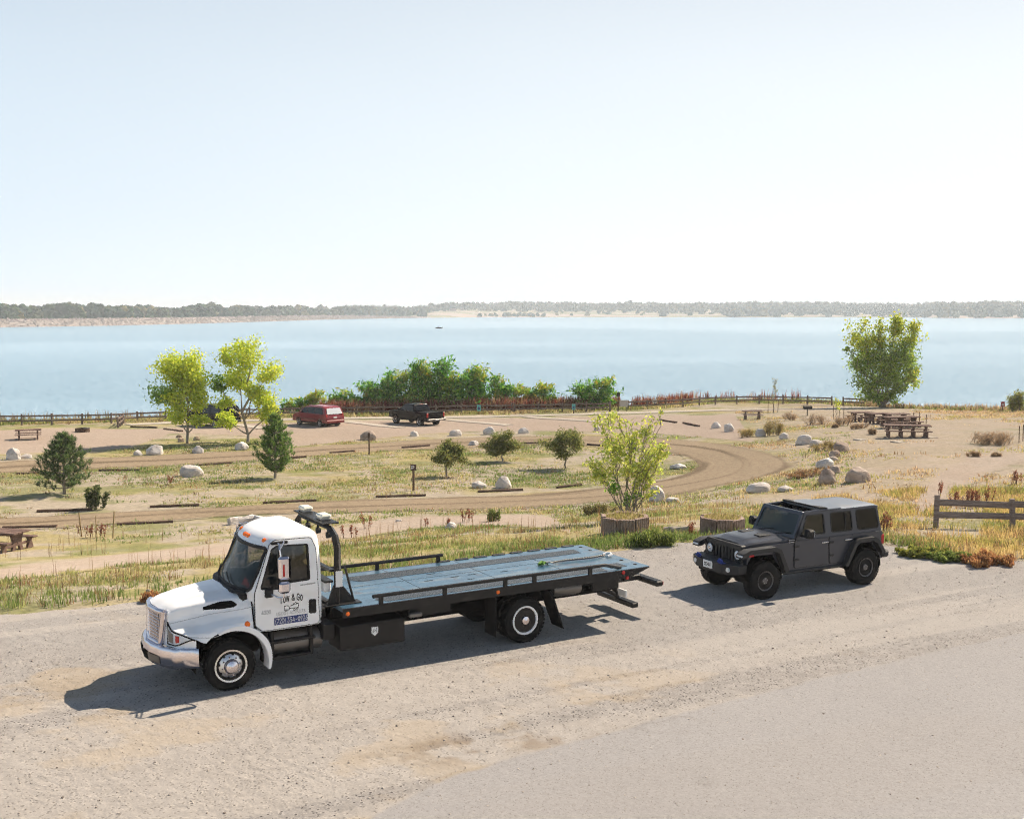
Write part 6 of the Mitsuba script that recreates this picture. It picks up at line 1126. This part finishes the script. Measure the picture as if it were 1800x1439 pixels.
x, y = scatter(60000, -22, 12, 19, 52, rng, lambda x, y: (y - lot_edge(x) > .2 + .5 * (meshkit.noise(np.stack([x * .8, y * .8, x * 0], -1)) - .5)) & (y - lot_edge(x) < 14) & ~shapely.contains_xy(BARE, x, y))
t = y - lot_edge(x); keep = rng.random(len(x)) < np.clip(.10 + 1.9 * (meshkit.fbm(np.stack([x * .5, y * .6, x * 0], -1), 3, 4) - .41) + .45 * (t < 2.2), 0, 1); x, y, t = x[keep], y[keep], t[keep]
g = .34 * (1 - sstep(.8, 5.0, t)) + .09; h = .08 + .16 * rng.random(len(x)) ** 2 + .12 * (1 - sstep(0, 2.5, t))
mb.add(*blades(x, y, 9, h, np.full(len(x), .10), .020, tone(x, y, rng, g), rng)); m, c = mb.mesh(); stuff('verge_grass', m, 'mat_foliage', 'long straw and green grass on the verge behind the truck', 'grass', color=c)
mb = MB(); x, y = scatter(42000, 8, 26, 28, 48, rng, lambda x, y: (y - lot_edge(x) > .2) & (x / y > .27) & (y < 46) & ~shapely.contains_xy(BARE, x, y))
keep = rng.random(len(x)) < np.clip(.06 + 1.5 * (meshkit.fbm(np.stack([x * .5, y * .6, x * 0], -1), 3, 14) - .42) + .35 * (x / y > .42), 0, 1); x, y = x[keep], y[keep]
mb.add(*blades(x, y, 9, .10 + .24 * rng.random(len(x)) ** 2, np.full(len(x), .10), .022, tone(x, y, rng, -.06, ((.62, .46, .21), (.56, .46, .15), (.26, .29, .08))), rng)); m, c = mb.mesh(); stuff('fence_grass', m, 'mat_foliage', 'golden dry grass and weeds around the right fence', 'grass', color=c)
mb = MB(); x, y = scatter(90000, -50, 24, 40, 84, rng, lambda x, y: (y - lot_edge(x) > 12.5) & ~shapely.contains_xy(BARE, x, y) & (x / y < .30))
patch = meshkit.fbm(np.stack([x * .16, y * .28, x * 0], -1), 4, 6); isl = shapely.contains_xy(ISLE, x, y); keep = rng.random(len(x)) < np.clip(.05 + 3.2 * (patch - .45), 0, 1) * .8; x, y, isl = x[keep], y[keep], isl[keep]
mb.add(*blades(x, y, 7, .06 + .16 * rng.random(len(x)) ** 3, np.full(len(x), .16), .042, tone(x, y, rng, .06), rng)); m, c = mb.mesh(); stuff('meadow_grass', m, 'mat_foliage', 'short patchy green and straw grass inside the dirt road loop', 'grass', color=c)
mb = MB(); x, y = scatter(46000, 8, 62, 34, 118, rng, lambda x, y: (y - lot_edge(np.minimum(x, 40)) > 3) & ~shapely.contains_xy(BARE, x, y) & (x / y > .20) & (y < fence_y(x) - 3))
keep = rng.random(len(x)) < np.clip(.01 + 3.4 * (meshkit.fbm(np.stack([x * .13, y * .24, x * 0], -1), 4, 26) - .54), 0, .7); x, y = x[keep], y[keep]
mb.add(*blades(x, y, 7, .06 + .20 * rng.random(len(x)) ** 3, np.full(len(x), .17), .05, tone(x, y, rng, -.06, ((.58, .42, .26), (.58, .46, .22), (.38, .36, .12))), rng)); m, c = mb.mesh(); stuff('dry_field_grass', m, 'mat_foliage', 'sparse tan and rusty grass on the bare right field', 'grass', color=c)
mb = MB(); x = rng.uniform(-56, 52, 9000); y = fence_y(x) + rng.normal(.3, 1.0, 9000) - .3; keep = ~shapely.contains_xy(BARE, x, y); x, y = x[keep], y[keep]
mb.add(*blades(x, y, 6, .15 + .35 * rng.random(len(x)) ** 2, np.full(len(x), .2), .07, tone(x, y, rng, -.03), rng)); m, c = mb.mesh(); stuff('shore_grass', m, 'mat_foliage', 'pale dry grass along the lakeside fence', 'grass', color=c)
def redweeds(label, x0, x1, n, h0, h1, seed, off, pal=((.25, .065, .045), (.32, .11, .07), (.17, .05, .04), (.42, .30, .16))):
    rng = np.random.default_rng(seed); mb = MB(); x = rng.uniform(x0, x1, n); y = fence_y(x) + rng.uniform(off, off + 2.2, n); pal = np.array(pal)
    mb.add(*blades(x, y, 5, rng.uniform(h0, h1, n), np.full(n, .12), .085, pal[rng.integers(4, size=n)], rng, .14)); m, c = mb.mesh(); stuff('red_weeds', m, 'mat_foliage', label, 'weeds', color=c)
redweeds('dense dark red dead weeds behind the middle of the lakeside fence', -18.5, 11, 3200, .9, 1.6, 5, .5); redweeds('dark red weeds sticking up behind the left half of the curved right fence', 12.5, 20, 330, .8, 1.5, 6, .6); redweeds('few scattered red weeds behind the right half of the curved fence', 20, 32, 60, .8, 1.5, 16, .6); redweeds('thin brown stalks standing along the left shore', -52, -20, 200, .6, 1.2, 7, 1.2, ((.40, .33, .22), (.30, .24, .15)) * 2); redweeds('brown stalks and weeds on the edge of the right shore', 36, 60, 600, .3, .8, 8, -1.5, ((.50, .38, .22), (.42, .30, .18)) * 2)
mb = MB(); x, y = scatter(900, -21, 10, 20, 46, rng, lambda x, y: (y - lot_edge(x) > .6) & ~shapely.contains_xy(BARE, x, y)); mb.add(*blades(x, y, 2, rng.uniform(.4, .85, len(x)), np.full(len(x), .05), .014, pick([(.28, .16, .08), (.22, .13, .07), (.34, .24, .12)], len(x), rng), rng, .12)); m, c = mb.mesh(); stuff('verge_weeds', m, 'mat_foliage', 'thin brown weed stalks in the verge grass', 'weeds', color=c)
# loose stones on the gravel lot
rng = np.random.default_rng(300); mb = MB(); x, y = scatter(9000, -14, 18, 11, 32, rng, lambda x, y: (y < lot_edge(x) + .3)); tet = trimesh.creation.icosahedron()
s = .007 + .017 * rng.random(len(x)) ** 4; V = tet.vertices[None] * s[:, None, None] * rng.uniform(.6, 1.3, (len(x), 12, 3)) * [1, 1, .7]; V += np.stack([x, y, ground(x, y) + .012], 1)[:, None]
F_ = (tet.faces[None] + np.arange(len(x))[:, None, None] * 12).reshape(-1, 3); stuff('loose_gravel', trimesh.Trimesh(V.reshape(-1, 3), F_, process=False), 'mat_pebble' if 'mat_pebble' in scene else mat('pebble', pr(mikit.proc(lambda p, n, uv: mix((.16, .13, .11), (.46, .41, .36), cell_rand(p.x * 9, p.y * 9))), .9)), 'loose pebbles scattered over the gravel lot', 'gravel', smooth=False)
# ------------------------------------------------------------------ the hazy air
scene['haze'] = {'type': 'cube', 'to_world': T().translate([0, 0, 11.5]).scale([3800, 3800, 22.0]), 'bsdf': {'type': 'null'}, 'interior': {'type': 'ref', 'id': 'haze_air'}}
labels['haze'] = {'kind': 'stuff', 'label': 'pale dry haze in the air over the lake', 'category': 'haze'}
